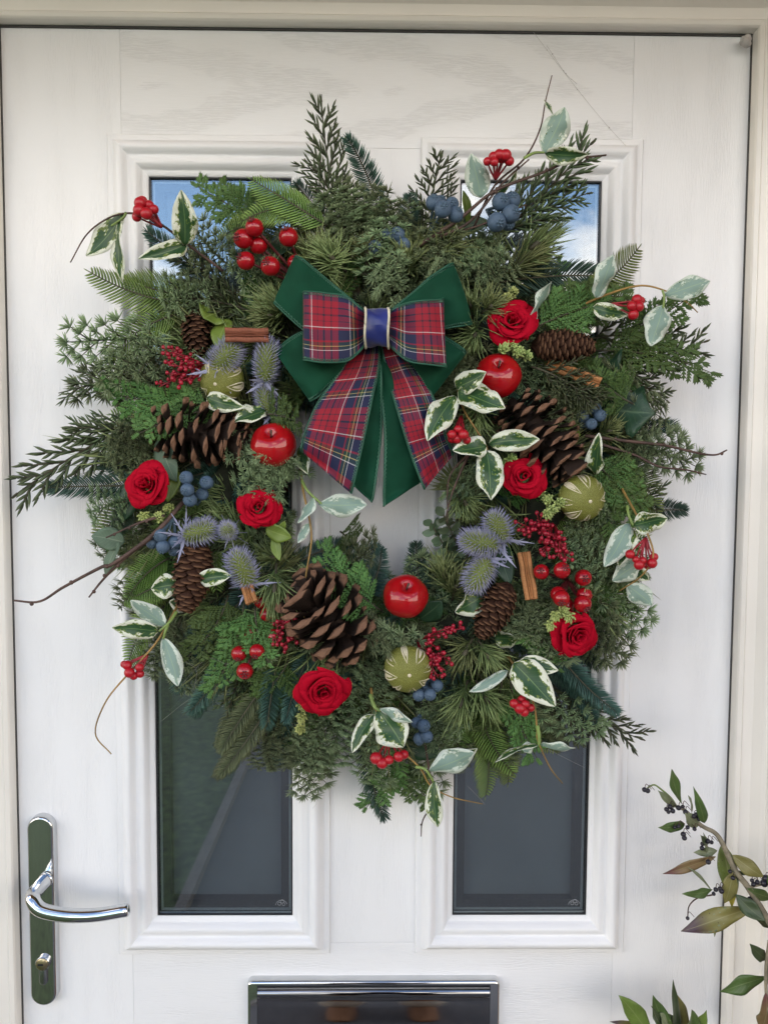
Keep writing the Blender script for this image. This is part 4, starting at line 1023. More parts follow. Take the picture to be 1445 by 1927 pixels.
# ------------------------------------------------------------------ blueberries
def blues(root, pts, lab, r=16):
    o = thing('blueberry_cluster', *root, lab, 'blueberries', 'dusty blueberry clusters'); cluster(o, root, pts, r, 'blue', .0013, M['blue_stem'])
    for q in pts: keep(q[0], q[1], (q[3] if len(q) > 3 else r))
blues((808, 440, .085), [(816, 381, .115), (850, 384, .112, 14), (833, 394, .124, 17), (857, 404, .116), (828, 380, .105, 13)], 'four dusty blueberries upright at the top beside the dark sprig')
blues((915, 395, .085), [(942, 380, .120, 18), (963, 377, .114, 17), (961, 402, .122, 18), (934, 418, .122, 19), (955, 420, .112, 15)], 'dusty blueberry cluster on the brown twig at upper right')
blues((752, 480, .080), [(728, 444, .104, 15), (748, 441, .108, 15), (706, 465, .106, 14), (759, 460, .106, 14)], 'blueberry cluster tucked in needles above the bow knot')
blues((372, 950, .090), [(351, 899, .118, 14), (353, 922, .122, 14), (358, 941, .116, 14), (389, 908, .112, 14), (381, 930, .104, 13)], 'blueberry cluster under the left sideways pine cone')
blues((325, 972, .095), [(303, 1008, .118, 14), (287, 1021, .110, 13), (307, 1029, .118, 14), (330, 1020, .112, 14), (328, 1036, .104, 12)], 'hanging blueberry cluster beside the left brown twigs')
blues((815, 1270, .090), [(822, 1290, .108, 13), (788, 1308, .114, 13), (809, 1307, .116, 13), (800, 1298, .100, 12)], 'blueberries just under the bottom dried lime')
blues((790, 1345, .085), [(797, 1366, .108, 14), (784, 1360, .098, 12), (789, 1390, .104, 13), (803, 1386, .108, 13)], 'lowest blueberry cluster right of the hanging white-edged leaf')
blues((1095, 805, .085), [(1128, 782, .104, 13), (1112, 798, .108, 12), (1096, 784, .096, 13), (1120, 770, .098, 12)], 'blueberries in shade on the right beside the ivy leaf')

# ------------------------------------------------------------------ sedum sprigs
def sedum(pts, lab, r=.0085, seed=0):
    rg = random.Random(seed); o = thing('sedum_sprig', *pts[0], lab, 'sedum sprig', 'lime green sedum sprigs'); lv, st = MB(), MB(); inv = o.matrix_basis.inverted(); C0 = P(*pts[0][:2], pts[0][2] - .03)
    for q in pts:
        p = P(*q); ax = (V((rg.uniform(-.5, .5), -1, rg.uniform(-.5, .5)))).normalized(); a = ax.orthogonal().normalized(); c = ax.cross(a); st.tube([inv @ C0, inv @ (C0.lerp(p, .6) + V((0, .004, 0))), inv @ p], .0010, 5)
        for i in range(20):
            ph = i * 2.4; th = .25 + 1.25 * i / 20; d = ax * cos(th) + (a * cos(ph) + c * sin(ph)) * sin(th); lv.needle(inv @ (p - ax * (.006 * i / 20)), d, r * rg.uniform(.7, 1.05), .0048, ax * .2, 3, .2, 1, flat=.9, up=ax)
        keep(q[0], q[1], 13)
    st.obj('stem', M['lime_stem'], o); x = lv.obj('leaves', M['sedum'], o, recalc=False); x['kind'] = 'stuff'
sedum([(955, 560, .112), (940, 580, .108), (965, 550, .110)], 'lime sedum sprig above the upper right rose', seed=1)
sedum([(948, 655, .126), (975, 662, .124), (962, 650, .120), (992, 668, .116)], 'lime sedum sprig between the upper right rose and apple', seed=2)
sedum([(1030, 940, .112), (1055, 945, .118), (1030, 967, .122), (1015, 925, .108), (1062, 925, .110), (1040, 958, .120)], 'largest lime sedum sprig between the right rose and dried lime', seed=3)
sedum([(1045, 1160, .128), (1060, 1150, .126), (1036, 1178, .126), (1070, 1162, .130)], 'lime sedum sprig overlapping the lower right rose', seed=4)
sedum([(963, 862, .116), (955, 872, .112)], 'tiny lime sedum sprig above the middle right rose', seed=5)
sedum([(300, 972, .114), (272, 972, .108), (318, 955, .104)], 'lime sedum sprig below the far left rose', seed=6)
sedum([(568, 1352, .104), (570, 1330, .100), (564, 1372, .098)], 'hanging sedum sprig left of the bottom rose', seed=7)

# ------------------------------------------------------------------ variegated sprigs with matt red berries
def vsprig(px, py, d, lab): return thing('variegated_sprig', px, py, d, lab, 'leaf sprig', 'white-edged leaf sprigs')
def bunch(parent, root, pts, r=11):
    e = empty('berry_bunch'); e.location = parent.matrix_basis.inverted() @ P(*root); e.parent = parent
    # world-space helper for nested parts
    inv = (parent.matrix_basis @ e.matrix_basis).inverted(); R0 = P(*root); segs = MB()
    me, cm = berry_mesh('matte')
    for q in pts:
        p = P(*q[:3]); rr = (q[3] if len(q) > 3 else r) * S(q[2]); d = (p - R0).normalized(); bo = link('berry', me, e, inv @ Matrix.LocRotScale(p, (d + V((0, -.4, 0))).to_track_quat('Z', 'Y'), V((rr, rr, rr))))
        segs.tube([inv @ w for w in catmull([R0, R0.lerp(p, .6) + V((0, .003, 0)), p], 6)], [.0014, .0012, .0010, .0009, .0009, .0009], 6)
    segs.obj('stalk', M['red_stem'], e)
UND = pi
s = vsprig(400, 480, .10, 'white-edged leaf sprig with red berries reaching out at upper left')
twig(s, [(420, 510, .09), (360, 465, .11), (300, 420, .13), (255, 402, .135), (210, 408, .135), (165, 440, .13), (133, 494, .125)], .0016, .0006, M['twig'])
vleaf(s, 348, 462, .12, 346, 358, .14, 44, .35, curl=.5); vleaf(s, 352, 458, .115, 263, 492, .135, 32, -.5, curl=.9, fold=.5)
vleaf(s, 233, 402, .135, 160, 478, .125, 44, .2, curl=-.6); vleaf(s, 228, 412, .135, 232, 530, .13, 28, .9, curl=.5, twist=.8)
twig(s, [(238, 400, .136), (232, 410, .137), (210, 425, .135)], .0015, .0010, M['lime_stem'], 'petiole')
bunch(s, (305, 428, .13), [(264, 382, .145), (281, 386, .142, 9), (262, 396, .148), (276, 402, .150), (290, 394, .142, 9), (258, 408, .142, 9), (268, 379, .136, 10)], 11)
s = vsprig(960, 400, .10, 'white-edged leaf sprig with red berries at the top right')
twig(s, [(890, 430, .09), (930, 350, .12), (985, 300, .135), (1015, 245, .14), (1026, 190, .14), (1038, 142, .14)], .0013, .0005, M['twig'])
vleaf(s, 1022, 288, .14, 1062, 202, .145, 48, UND + .3, curl=-.2); vleaf(s, 1025, 288, .138, 1105, 295, .14, 30, .55, curl=.5, fold=.4)
vleaf(s, 905, 372, .12, 890, 288, .13, 42, UND - .2, curl=-.25); vleaf(s, 1040, 215, .14, 1022, 188, .14, 8, .3)
vleaf(s, 930, 370, .105, 972, 318, .11, 22, .9, curl=.6)
twig(s, [(985, 298, .136), (1005, 288, .139), (1024, 287, .14)], .0016, .0012, M['lime_stem'], 'petiole')
bunch(s, (932, 338, .130), [(917, 304, .145, 8), (928, 295, .147, 9), (939, 291, .148, 10), (951, 292, .148, 11), (958, 303, .145, 9), (930, 305, .150, 8), (944, 300, .142, 8)], 9)
s = vsprig(1140, 560, .10, 'white-edged leaf sprig with red berries at the far upper right')
twig(s, [(1060, 590, .09), (1140, 555, .12), (1200, 538, .13), (1245, 545, .135), (1290, 568, .135), (1312, 588, .13)], .0014, .0005, M['ochre_twig'])
vleaf(s, 1250, 555, .135, 1336, 532, .14, 40, UND + .1, curl=-.3); vleaf(s, 1247, 575, .135, 1225, 652, .14, 46, UND - .3, curl=-.3)
vleaf(s, 1120, 560, .125, 1155, 480, .135, 40, UND + .6, curl=-.3); vleaf(s, 1115, 578, .12, 1180, 596, .13, 30, .3, curl=.4)
vleaf(s, 1000, 610, .115, 1038, 530, .125, 32, UND + .8, curl=.5)
twig(s, [(1246, 546, .136), (1249, 560, .137), (1247, 580, .136)], .0013, .0010, M['lime_stem'], 'petiole')
bunch(s, (1150, 572, .125), [(1198, 564, .14, 10), (1201, 577, .143, 10), (1188, 576, .146, 9), (1191, 592, .143, 10), (1205, 566, .134, 8)], 10)
s = vsprig(870, 780, .11, 'white-edged leaf sprig draped in front of the right tartan tail')
twig(s, [(862, 735, .118), (872, 770, .125), (890, 800, .13), (912, 835, .128), (920, 860, .125)], .0013, .0009, M['ochre_twig'])
vleaf(s, 858, 730, .128, 914, 700, .150, 40, .15, curl=.3); vleaf(s, 862, 735, .130, 950, 768, .152, 58, -.1, curl=.35); vleaf(s, 856, 745, .128, 802, 828, .148, 46, .1, curl=.35)
vleaf(s, 915, 840, .130, 852, 848, .145, 42, .1, curl=.4); vleaf(s, 920, 835, .130, 1014, 822, .150, 40, 0, curl=.3); vleaf(s, 915, 848, .130, 928, 940, .150, 52, .1, curl=.25)
bunch(s, (868, 782, .120), [(850, 818, .145, 9), (862, 808, .143, 8), (872, 818, .147, 10), (850, 826, .138, 8), (878, 828, .138, 8), (860, 826, .142, 9)], 9)
s = vsprig(1195, 985, .10, 'white-edged leaf sprig with red berries at the right edge')
twig(s, [(1170, 920, .10), (1195, 965, .125), (1220, 1010, .14), (1228, 1050, .145), (1205, 1085, .14), (1165, 1112, .12)], .0014, .0007, M['ochre_twig'])
vleaf(s, 1192, 988, .135, 1255, 975, .145, 44, .2, curl=.3); vleaf(s, 1182, 985, .125, 1140, 1068, .14, 40, UND + .5, curl=.3); vleaf(s, 1185, 990, .122, 1165, 1065, .13, 40, .3, curl=.3)
vleaf(s, 1205, 1060, .115, 1150, 1090, .12, 38, UND, curl=.3); vleaf(s, 1180, 1100, .11, 1225, 1140, .12, 40, UND + .2, curl=.3); vleaf(s, 1120, 892, .12, 1128, 815, .14, 32, -.7, fold=.6, curl=.4); vleaf(s, 1178, 1060, .10, 1222, 1090, .11, 34, .3)
twig(s, [(1180, 952, .128), (1182, 968, .135), (1190, 988, .137)], .0016, .0012, M['lime_stem'], 'petiole')
bunch(s, (1215, 1012, .135), [(1185, 1043, .15, 9), (1196, 1053, .15, 7), (1202, 1063, .152, 10), (1208, 1055, .148, 8), (1226, 1060, .148, 10), (1230, 1048, .142, 8), (1218, 1064, .140, 8)], 9)
s = vsprig(1000, 1290, .11, 'white-edged leaf sprig with red berries at lower right over the glass')
twig(s, [(955, 1235, .10), (985, 1280, .12), (1005, 1330, .128), (1010, 1375, .13), (1012, 1395, .13), (1035, 1445, .125), (1058, 1474, .12)], .0014, .0006, M['ochre_twig'])
vleaf(s, 966, 1248, .13, 1048, 1325, .155, 62, .05, curl=.3); vleaf(s, 975, 1248, .125, 1050, 1258, .14, 34, -.2, curl=.4); vleaf(s, 955, 1262, .125, 882, 1300, .135, 22, UND + .6, curl=.5)
vleaf(s, 1012, 1402, .13, 930, 1432, .135, 18, 1.1, curl=.5); vleaf(s, 1016, 1400, .13, 1082, 1408, .14, 30, UND + .8, curl=-1.0, fold=.5); vleaf(s, 1000, 1400, .115, 985, 1415, .115, 22, UND, curl=.3)
twig(s, [(1011, 1365, .131), (1014, 1385, .132), (1014, 1402, .132)], .0022, .0016, M['lime_stem'], 'petiole')
bunch(s, (992, 1300, .128), [(967, 1324, .148, 9), (978, 1333, .15, 11), (988, 1325, .148, 9), (986, 1340, .150, 9), (998, 1332, .145, 8), (982, 1316, .142, 8)], 9)
s = vsprig(720, 1350, .11, 'white-edged leaf sprig with red berries hanging at the bottom')
twig(s, [(698, 1295, .10), (705, 1330, .115), (745, 1400, .128), (790, 1445, .13), (810, 1478, .13), (850, 1500, .125), (908, 1513, .12)], .0016, .0005, M['ochre_twig'])
vleaf(s, 712, 1335, .13, 760, 1405, .15, 66, .1, curl=.3); vleaf(s, 715, 1335, .138, 776, 1358, .155, 22, UND + .3, curl=.2); vleaf(s, 706, 1345, .125, 660, 1415, .14, 30, .5, curl=.5, fold=.4)
vleaf(s, 808, 1450, .135, 893, 1418, .148, 46, UND + .2, curl=.2); vleaf(s, 825, 1445, .125, 895, 1405, .135, 36, 0, curl=.3); vleaf(s, 818, 1470, .132, 820, 1556, .14, 34, .6, curl=.3)
twig(s, [(697, 1308, .12), (705, 1330, .13), (716, 1338, .132)], .0024, .0015, M['lime_stem'], 'petiole'); twig(s, [(782, 1443, .132), (800, 1448, .136), (815, 1470, .134)], .0018, .0012, M['lime_stem'], 'petiole')
bunch(s, (732, 1392, .128), [(708, 1427, .148, 12), (719, 1436, .15, 11), (732, 1430, .15, 9), (750, 1424, .148, 10), (760, 1420, .142, 9)], 10)
s = vsprig(310, 1170, .10, 'white-edged leaf sprig with red berries at lower left')
twig(s, [(345, 1120, .09), (318, 1170, .12), (290, 1215, .135), (240, 1270, .14), (200, 1320, .14), (180, 1380, .135), (210, 1419, .13)], .0014, .0006, M['ochre_twig'])
vleaf(s, 298, 1188, .13, 212, 1178, .14, 36, -.15, curl=.3); vleaf(s, 312, 1178, .13, 248, 1128, .145, 34, UND - .2, curl=.25); vleaf(s, 308, 1200, .13, 333, 1292, .145, 36, UND + .1, curl=.25)
vleaf(s, 335, 1100, .112, 285, 1105, .118, 44, .1, curl=.3); vleaf(s, 372, 1090, .115, 435, 1082, .125, 32, .2, curl=.5, fold=.4); vleaf(s, 360, 1145, .09, 320, 1130, .10, 30, .2)
twig(s, [(332, 1152, .118), (318, 1172, .132), (300, 1188, .133)], .0018, .0012, M['lime_stem'], 'petiole'); twig(s, [(316, 1175, .132), (311, 1190, .133), (308, 1202, .132)], .0018, .0012, M['lime_stem'], 'petiole')
bunch(s, (278, 1232, .135), [(240, 1252, .148, 9), (244, 1266, .150, 10), (252, 1272, .146, 8), (263, 1256, .148, 8), (264, 1268, .145, 8), (234, 1250, .142, 7)], 9)
s = vsprig(590, 950, .10, 'thin white-edged leaf sprig hanging into the open centre of the wreath')
twig(s, [(565, 880, .09), (572, 930, .105), (582, 975, .112), (586, 1020, .115), (575, 1090, .115), (572, 1176, .112)], .0014, .0007, M['ochre_twig'])
vleaf(s, 600, 948, .115, 690, 955, .125, 42, UND + .1, curl=-.25); vleaf(s, 590, 935, .115, 562, 985, .125, 26, UND + .8, curl=.5); vleaf(s, 582, 985, .112, 560, 1022, .115, 18, UND + .2); vleaf(s, 566, 838, .10, 580, 892, .112, 30, .5, curl=.3)
twig(s, [(568, 905, .105), (580, 925, .115), (605, 948, .116)], .0018, .0012, M['lime_stem'], 'petiole')
s = vsprig(440, 770, .10, 'small white-edged leaves between the left lime and apple')
vleaf(s, 390, 748, .110, 458, 770, .128, 34, .1, curl=.4); vleaf(s, 500, 772, .105, 442, 798, .125, 36, .1, curl=.5, fold=.35); twig(s, [(480, 745, .10), (490, 765, .108), (440, 775, .112)], .0012, .0008, M['lime_stem'], 'petiole')
s = vsprig(890, 1150, .10, 'small white-edged leaf behind the right slim pine cone')
vleaf(s, 912, 1118, .105, 858, 1155, .118, 46, .1, curl=.35); vleaf(s, 930, 1200, .09, 975, 1200, .10, 40, .2)

# ------------------------------------------------------------------ bare brown twigs
def btwig(lines, lab, r=.0019, kn=3):
    o = thing('bare_twig', *lines[0][0], lab, 'twig', 'bare brown twigs')
    for L_ in lines: twig(o, L_, r, r * .4, M['twig'], 'twig', knobs=kn); r *= .85
btwig([[(345, 945, .10), (290, 1005, .12), (215, 1060, .125), (190, 1068, .125), (120, 1105, .12), (75, 1132, .118), (27, 1130, .115)], [(300, 1000, .118), (230, 1055, .122), (195, 1090, .122), (168, 1124, .12)], [(310, 970, .115), (260, 985, .12), (200, 1012, .12)]], 'forked brown twig jutting out at lower left', .0026, 4)
btwig([[(760, 480, .09), (860, 415, .115), (930, 360, .125), (1020, 325, .128), (1080, 300, .13), (1140, 292, .128)], [(800, 455, .095), (880, 420, .118), (945, 345, .125), (995, 300, .128)], [(830, 440, .10), (900, 425, .115), (990, 385, .12)]], 'dark brown twig running up to the right above the bow', .0022, 4)
btwig([[(1100, 820, .09), (1180, 830, .10), (1250, 838, .11), (1310, 852, .112), (1345, 856, .112), (1367, 847, .11)], [(1110, 830, .09), (1190, 855, .10), (1240, 878, .11), (1290, 884, .112), (1328, 893, .11)]], 'pair of thin brown twigs pointing right', .0020, 4)
btwig([[(885, 850, .11), (870, 880, .12), (850, 930, .12), (838, 975, .118)], [(880, 855, .112), (845, 900, .12), (842, 985, .115)]], 'two hanging twigs beside the right tartan tail', .0016, 1)
btwig([[(800, 1400, .08), (810, 1470, .09), (812, 1510, .10), (795, 1545, .10), (792, 1574, .10)]], 'dark twig hanging at the very bottom', .0014, 2)

# ------------------------------------------------------------------ single large leaves that belong to the greenery
def wleaf(bx, by, bd, tx, ty, td, w, mat, roll=.0, **k):
    B, T = P(bx, by, bd), P(tx, ty, td); cu = k.pop('curl', .4); me = leaf_data((T - B).length, w * S(td), [mat, mat], k.pop('fold', .15), cu, **k)
    o = link('large_leaf', me, wreath); o.matrix_local = WI @ (frame_bt(B, T, roll) @ Matrix.Rotation(cu * .5, 4, 'X')); return o
ivy = lambda t: 1 + .35 * sin(t * 19)
for q in ((1110, 700, .06, 1175, 745, .08, 100, M['big_leaf'], .2), (1120, 770, .07, 1232, 775, .10, 110, M['big_leaf'], -.1), (1150, 830, .05, 1225, 850, .06, 60, M['big_leaf'], .2)): wleaf(*q, lobes=ivy, wave=.25)
for q in ((300, 825, .08, 335, 905, .10, 46, M['pale_leaf'], .2), (330, 880, .085, 318, 945, .10, 34, M['lime_leaf'], -.2), (405, 590, .08, 385, 600, .095, 60, M['lime_leaf'], 0), (430, 600, .08, 410, 655, .095, 40, M['lime_leaf'], .3), (790, 1165, .09, 830, 1130, .105, 46, M['big_leaf'], .2), (935, 1020, .08, 962, 1100, .10, 46, M['big_leaf'], .1), (500, 995, .11, 550, 1010, .12, 34, M['lime_leaf'], .2), (515, 1010, .11, 528, 1055, .12, 20, M['lime_leaf'], -.1), (525, 1000, .115, 536, 980, .12, 14, M['lime_leaf'], .3), (235, 1020, .10, 172, 1010, .11, 44, M['pale_leaf'], .2), (225, 1020, .105, 200, 1085, .11, 26, M['pale_leaf'], .5), (260, 900, .07, 230, 985, .07, 50, M['big_leaf'], .2), (600, 1255, .09, 640, 1270, .10, 24, M['sepal'], .3), (880, 420, .09, 870, 358, .10, 20, M['lime_leaf'], .5), (860, 430, .08, 920, 415, .09, 34, M['pale_leaf'], 0), (1085, 800, .09, 1060, 820, .10, 40, M['lime_leaf'], 0), (480, 480, .07, 520, 500, .08, 40, M['big_leaf'], .2), (545, 440, .06, 530, 480, .08, 50, M['big_leaf'], .3), (745, 1370, .06, 830, 1420, .06, 60, M['big_leaf'], 0)): wleaf(*q, wave=.15)

# ------------------------------------------------------------------ greenery of the wreath: the sprigs that shape its outline
HAND = {
 'yew_sprig': [(650, 430, .06, 566, 190, .09), (660, 440, .07, 610, 290, .09), (812, 440, .06, 803, 282, .08), (900, 470, .07, 1140, 284, .10), (940, 450, .07, 1090, 330, .10), (1110, 690, .06, 1330, 690, .08), (1120, 700, .06, 1270, 720, .07), (280, 785, .06, 4, 908, .09), (300, 800, .06, 130, 845, .08), (1040, 1290, .05, 1178, 1424, .06), (1020, 1280, .05, 1110, 1400, .05), (340, 700, .06, 110, 716, .08), (460, 560, .06, 300, 490, .08), (480, 590, .07, 330, 520, .08), (1100, 640, .06, 1290, 600, .09), (1060, 690, .10, 1110, 770, .12), (1000, 690, .105, 1140, 730, .12)],
 'spruce_sprig': [(715, 410, .06, 685, 254, .085), (765, 450, .06, 770, 368, .08), (270, 914, .06, 86, 914, .08), (900, 540, .06, 1142, 482, .08), (690, 1390, .05, 694, 1536, .06), (440, 1180, .05, 368, 1345, .06), (460, 1170, .06, 400, 1260, .07), (1040, 1230, .06, 1142, 1345, .07), (1010, 1220, .06, 1100, 1330, .07), (1180, 960, .05, 1292, 958, .06), (600, 1090, .06, 712, 1030, .06), (560, 1060, .06, 650, 1000, .05), (690, 1120, .07, 740, 1050, .06), (790, 1120, .07, 780, 1022, .06), (240, 960, .06, 215, 1000, .07), (400, 510, .06, 268, 458, .08), (590, 1220, .07, 520, 1340, .08)],
 'olive_spruce_sprig': [(480, 1280, .05, 405, 1400, .06), (500, 1320, .05, 425, 1462, .06), (560, 1200, .06, 470, 1320, .06), (900, 900, .08, 850, 960, .07)],
 'fir_sprig': [(615, 425, .10, 474, 332, .125), (580, 400, .10, 480, 350, .12), (340, 570, .07, 165, 553, .10), (340, 590, .07, 188, 622, .10), (380, 560, .07, 230, 545, .09), (900, 1340, .05, 925, 1482, .05), (930, 1360, .05, 1000, 1450, .05), (320, 1050, .07, 222, 1095, .09), (320, 1090, .07, 228, 1140, .08), (310, 1140, .06, 205, 1205, .07), (1180, 880, .06, 1266, 925, .08), (1090, 560, .07, 1215, 508, .10), (1080, 570, .07, 1190, 540, .09)],
 'thuja_sprig': [(520, 430, .07, 370, 362, .10), (540, 440, .07, 400, 385, .09), (400, 760, .08, 205, 785, .10), (420, 765, .10, 260, 790, .11), (500, 780, .11, 545, 770, .125), (430, 1120, .09, 400, 1245, .115), (460, 1130, .09, 450, 1300, .115), (480, 1140, .10, 480, 1250, .12), (545, 1240, .08, 490, 1350, .09), (720, 1150, .10, 585, 1070, .115), (740, 1410, .06, 730, 1530, .07), (750, 1430, .06, 790, 1520, .07), (1000, 620, .10, 1150, 540, .12), (1040, 600, .09, 1180, 520, .11), (1120, 660, .07, 1340, 650, .10), (1150, 640, .07, 1320, 575, .10), (1110, 860, .09, 1220, 960, .11), (1120, 880, .09, 1235, 930, .11), (1100, 900, .08, 1190, 980, .10), (960, 1280, .08, 980, 1430, .09), (945, 1270, .08, 940, 1380, .09), (1080, 1130, .07, 1180, 1100, .09), (470, 620, .05, 520, 560, .06), (1010, 1170, .10, 1020, 1260, .11), (1190, 760, .10, 1110, 720, .11), (640, 1000, .05, 680, 1020, .06)],
 'cedar_sprig': [(330, 640, .07, 122, 632, .10), (340, 660, .07, 190, 670, .09), (350, 690, .06, 150, 745, .08), (400, 540, .08, 310, 560, .10), (450, 510, .08, 350, 460, .10), (600, 430, .08, 470, 380, .09), (700, 440, .08, 660, 350, .09), (690, 430, .09, 620, 370, .10), (760, 540, .10, 720, 510, .12), (560, 860, .10, 440, 870, .125), (540, 880, .10, 460, 920, .12), (545, 900, .09, 560, 850, .11), (300, 870, .08, 200, 860, .09), (290, 850, .08, 210, 830, .09), (1160, 840, .07, 1312, 838, .09), (1160, 800, .07, 1250, 780, .09), (1150, 870, .07, 1260, 880, .08), (1100, 1080, .07, 1228, 1160, .08), (1090, 1120, .07, 1172, 1245, .08), (1040, 1010, .09, 1140, 1060, .11), (1060, 990, .09, 1140, 1000, .11), (1000, 1130, .09, 995, 1240, .11), (1005, 1110, .09, 1010, 1190, .12), (840, 1350, .05, 795, 1500, .06), (590, 1390, .05, 606, 1496, .06), (620, 1340, .07, 560, 1440, .08), (520, 1340, .05, 560, 1450, .06), (330, 1180, .06, 285, 1270, .07), (380, 1180, .06, 330, 1250, .07), (700, 1210, .09, 760, 1190, .12), (720, 1240, .08, 690, 1310, .10), (660, 1290, .08, 640, 1390, .09), (800, 1320, .08, 850, 1390, .10), (820, 1330, .07, 880, 1340, .09), (1060, 720, .09, 1100, 790, .115), (870, 470, .09, 930, 500, .11), (860, 520, .09, 800, 500, .11), (900, 440, .08, 940, 460, .10), (880, 640, .09, 860, 690, .11), (850, 740, .10, 820, 700, .11), (700, 1340, .08, 690, 1400, .09), (620, 1070, .07, 700, 1080, .08), (1100, 740, .07, 1180, 700, .09), (900, 940, .09, 850, 900, .10)],
 'pine_sprig': [(590, 520, .08, 600, 440, .12), (585, 510, .09, 650, 480, .12), (690, 500, .08, 690, 440, .11), (770, 500, .07, 800, 440, .10), (560, 590, .08, 480, 560, .11), (550, 620, .07, 500, 540, .10), (890, 600, .09, 870, 540, .12), (900, 610, .10, 880, 660, .12), (905, 590, .11, 950, 560, .13), (520, 1060, .09, 515, 1165, .12), (500, 1080, .08, 560, 1160, .11), (840, 1110, .08, 830, 1040, .10), (850, 1130, .08, 870, 1070, .11), (890, 1200, .10, 850, 1260, .12), (900, 1205, .10, 940, 1270, .12), (880, 1280, .09, 850, 1370, .11), (895, 1280, .09, 940, 1360, .11), (960, 500, .07, 1060, 420, .09), (940, 520, .07, 1040, 470, .09), (900, 760, .10, 890, 820, .12), (870, 930, .08, 840, 880, .10), (860, 920, .09, 890, 980, .10), (1120, 820, .08, 1180, 800, .10), (560, 1090, .07, 500, 1130, .10), (400, 1130, .06, 360, 1180, .07)],
 'boxwood_sprig': [(860, 1060, .08, 805, 990, .09), (870, 1040, .08, 830, 970, .10), (880, 960, .09, 850, 930, .10), (850, 1090, .07, 880, 1040, .09)],
}
HAND['olive_spruce_sprig'] += [(600, 1330, .05, 560, 1440, .06), (530, 1330, .05, 480, 1440, .06), (860, 1330, .05, 870, 1440, .06), (1000, 1300, .05, 1060, 1400, .06), (360, 1130, .05, 290, 1230, .06)]
HAND['cedar_sprig'] += [(640, 1360, .06, 630, 1450, .07), (760, 1330, .07, 730, 1420, .08), (560, 1370, .05, 540, 1440, .06), (850, 1380, .05, 860, 1450, .06), (1080, 1200, .06, 1150, 1220, .07), (260, 1000, .06, 210, 1060, .07), (270, 1080, .06, 240, 1150, .07), (760, 590 - 160, .09, 740, 370, .10), (470, 880, .10, 520, 890, .12), (740, 1180, .10, 700, 1200, .12)]
HAND['spruce_sprig'] += [(470, 1290, .05, 440, 1390, .06), (1050, 1250, .05, 1120, 1380, .06), (760, 1400, .05, 790, 1480, .06), (980, 1290, .05, 1010, 1400, .05), (560, 1300, .05, 545, 1400, .06), (620, 430, .06, 560, 340, .07)]
HAND['cedar_sprig'] += [(720, 540, .10, 700, 425, .12), (800, 545, .09, 860, 450, .11), (730, 480, .09, 780, 400, .10), (660, 470, .09, 640, 380, .11), (830, 500, .09, 830, 420, .11), (540, 540, .08, 440, 520, .10), (900, 560, .09, 960, 500, .11)]
HAND['pine_sprig'] += [(650, 510, .10, 590, 455, .125), (770, 520, .09, 760, 445, .115), (540, 600, .09, 470, 590, .11), (820, 480, .09, 880, 430, .11)]
HAND['fir_sprig'] += [(480, 430, .09, 420, 400, .10), (900, 1380, .06, 960, 1470, .06)]
HAND['fir_sprig'] += [(900, 1320, .07, 920, 1470, .08), (860, 1330, .06, 870, 1450, .07), (960, 1330, .06, 1010, 1440, .07)]
HAND['cedar_sprig'] += [(1020, 1300, .06, 1070, 1400, .07), (940, 1340, .06, 960, 1440, .07), (1060, 1180, .08, 1160, 1190, .09), (420, 1250, .06, 350, 1310, .07), (500, 1380, .07, 500, 1450, .08), (680, 1380, .07, 660, 1460, .08), (1090, 1010, .08, 1190, 1060, .09), (250, 940, .07, 170, 960, .08)]
HAND['spruce_sprig'] += [(450, 1200, .07, 385, 1350, .09), (1050, 1230, .08, 1135, 1350, .09), (390, 1160, .06, 330, 1300, .07), (520, 1250, .08, 500, 1370, .09)]
HAND['olive_spruce_sprig'] += [(490, 1300, .08, 410, 1410, .09), (505, 1330, .08, 432, 1460, .09), (960, 1300, .07, 1030, 1400, .08)]
for kn, L_ in HAND.items():
    for q in L_: sprig(kn, *q, roll=R_(-.35, .35))
# ------------------------------------------------------------------ and the filling between them
def clear(px, py, pad=0): return all((px - a) ** 2 + (py - c) ** 2 > (r + pad) ** 2 for a, c, r in ORN)
def fill(n, r0, r1, d0, d1, kinds, lean, jr=30, phase=0.0, guard=True):
    for i in range(n):
        a = 2 * pi * (i + R_(-.35, .35)) / n + phase; b_ = a + R_(-lean, lean); q0 = r0 + R_(-jr, jr); q1 = r1 + R_(-jr, jr); dd = R_(-.012, .012)
        bx, by, tx, ty = WC[0] + q0 * cos(a), WC[1] - q0 * sin(a), WC[0] + q1 * cos(b_), WC[1] - q1 * sin(b_)
        td = d1 + dd
        if guard and not (clear(tx, ty, 14) and clear((bx + tx) / 2, (by + ty) / 2, 10) and clear(bx * .25 + tx * .75, by * .25 + ty * .75, 12)): td = min(td, .072); bd = min(d0, .05)
        else: bd = d0
        if WC[1] - ty > 330 and abs(tx - WC[0]) < 150: td = min(td, .09)
        if abs(tx - WC[0]) < 105 and -60 < ty - WC[1] < 130: continue
        sprig(kinds[int(R_(0, len(kinds) - .001))], bx, by, bd, tx, ty, td, roll=R_(-.6, .6))
fill(30, 370, 535, .045, .065, ['yew_sprig', 'fir_sprig', 'spruce_sprig', 'yew_sprig', 'pine_sprig', 'thuja_sprig'], .12, 30, .07)
fill(50, 370, 500, .040, .055, ['spruce_sprig', 'fir_sprig', 'cedar_sprig', 'olive_spruce_sprig', 'yew_sprig', 'pine_sprig', 'thuja_sprig'], .18, 30, .03)
fill(56, 320, 465, .040, .055, ['spruce_sprig', 'cedar_sprig', 'pine_sprig', 'olive_spruce_sprig', 'thuja_sprig', 'yew_sprig', 'fir_sprig'], .25, 40)
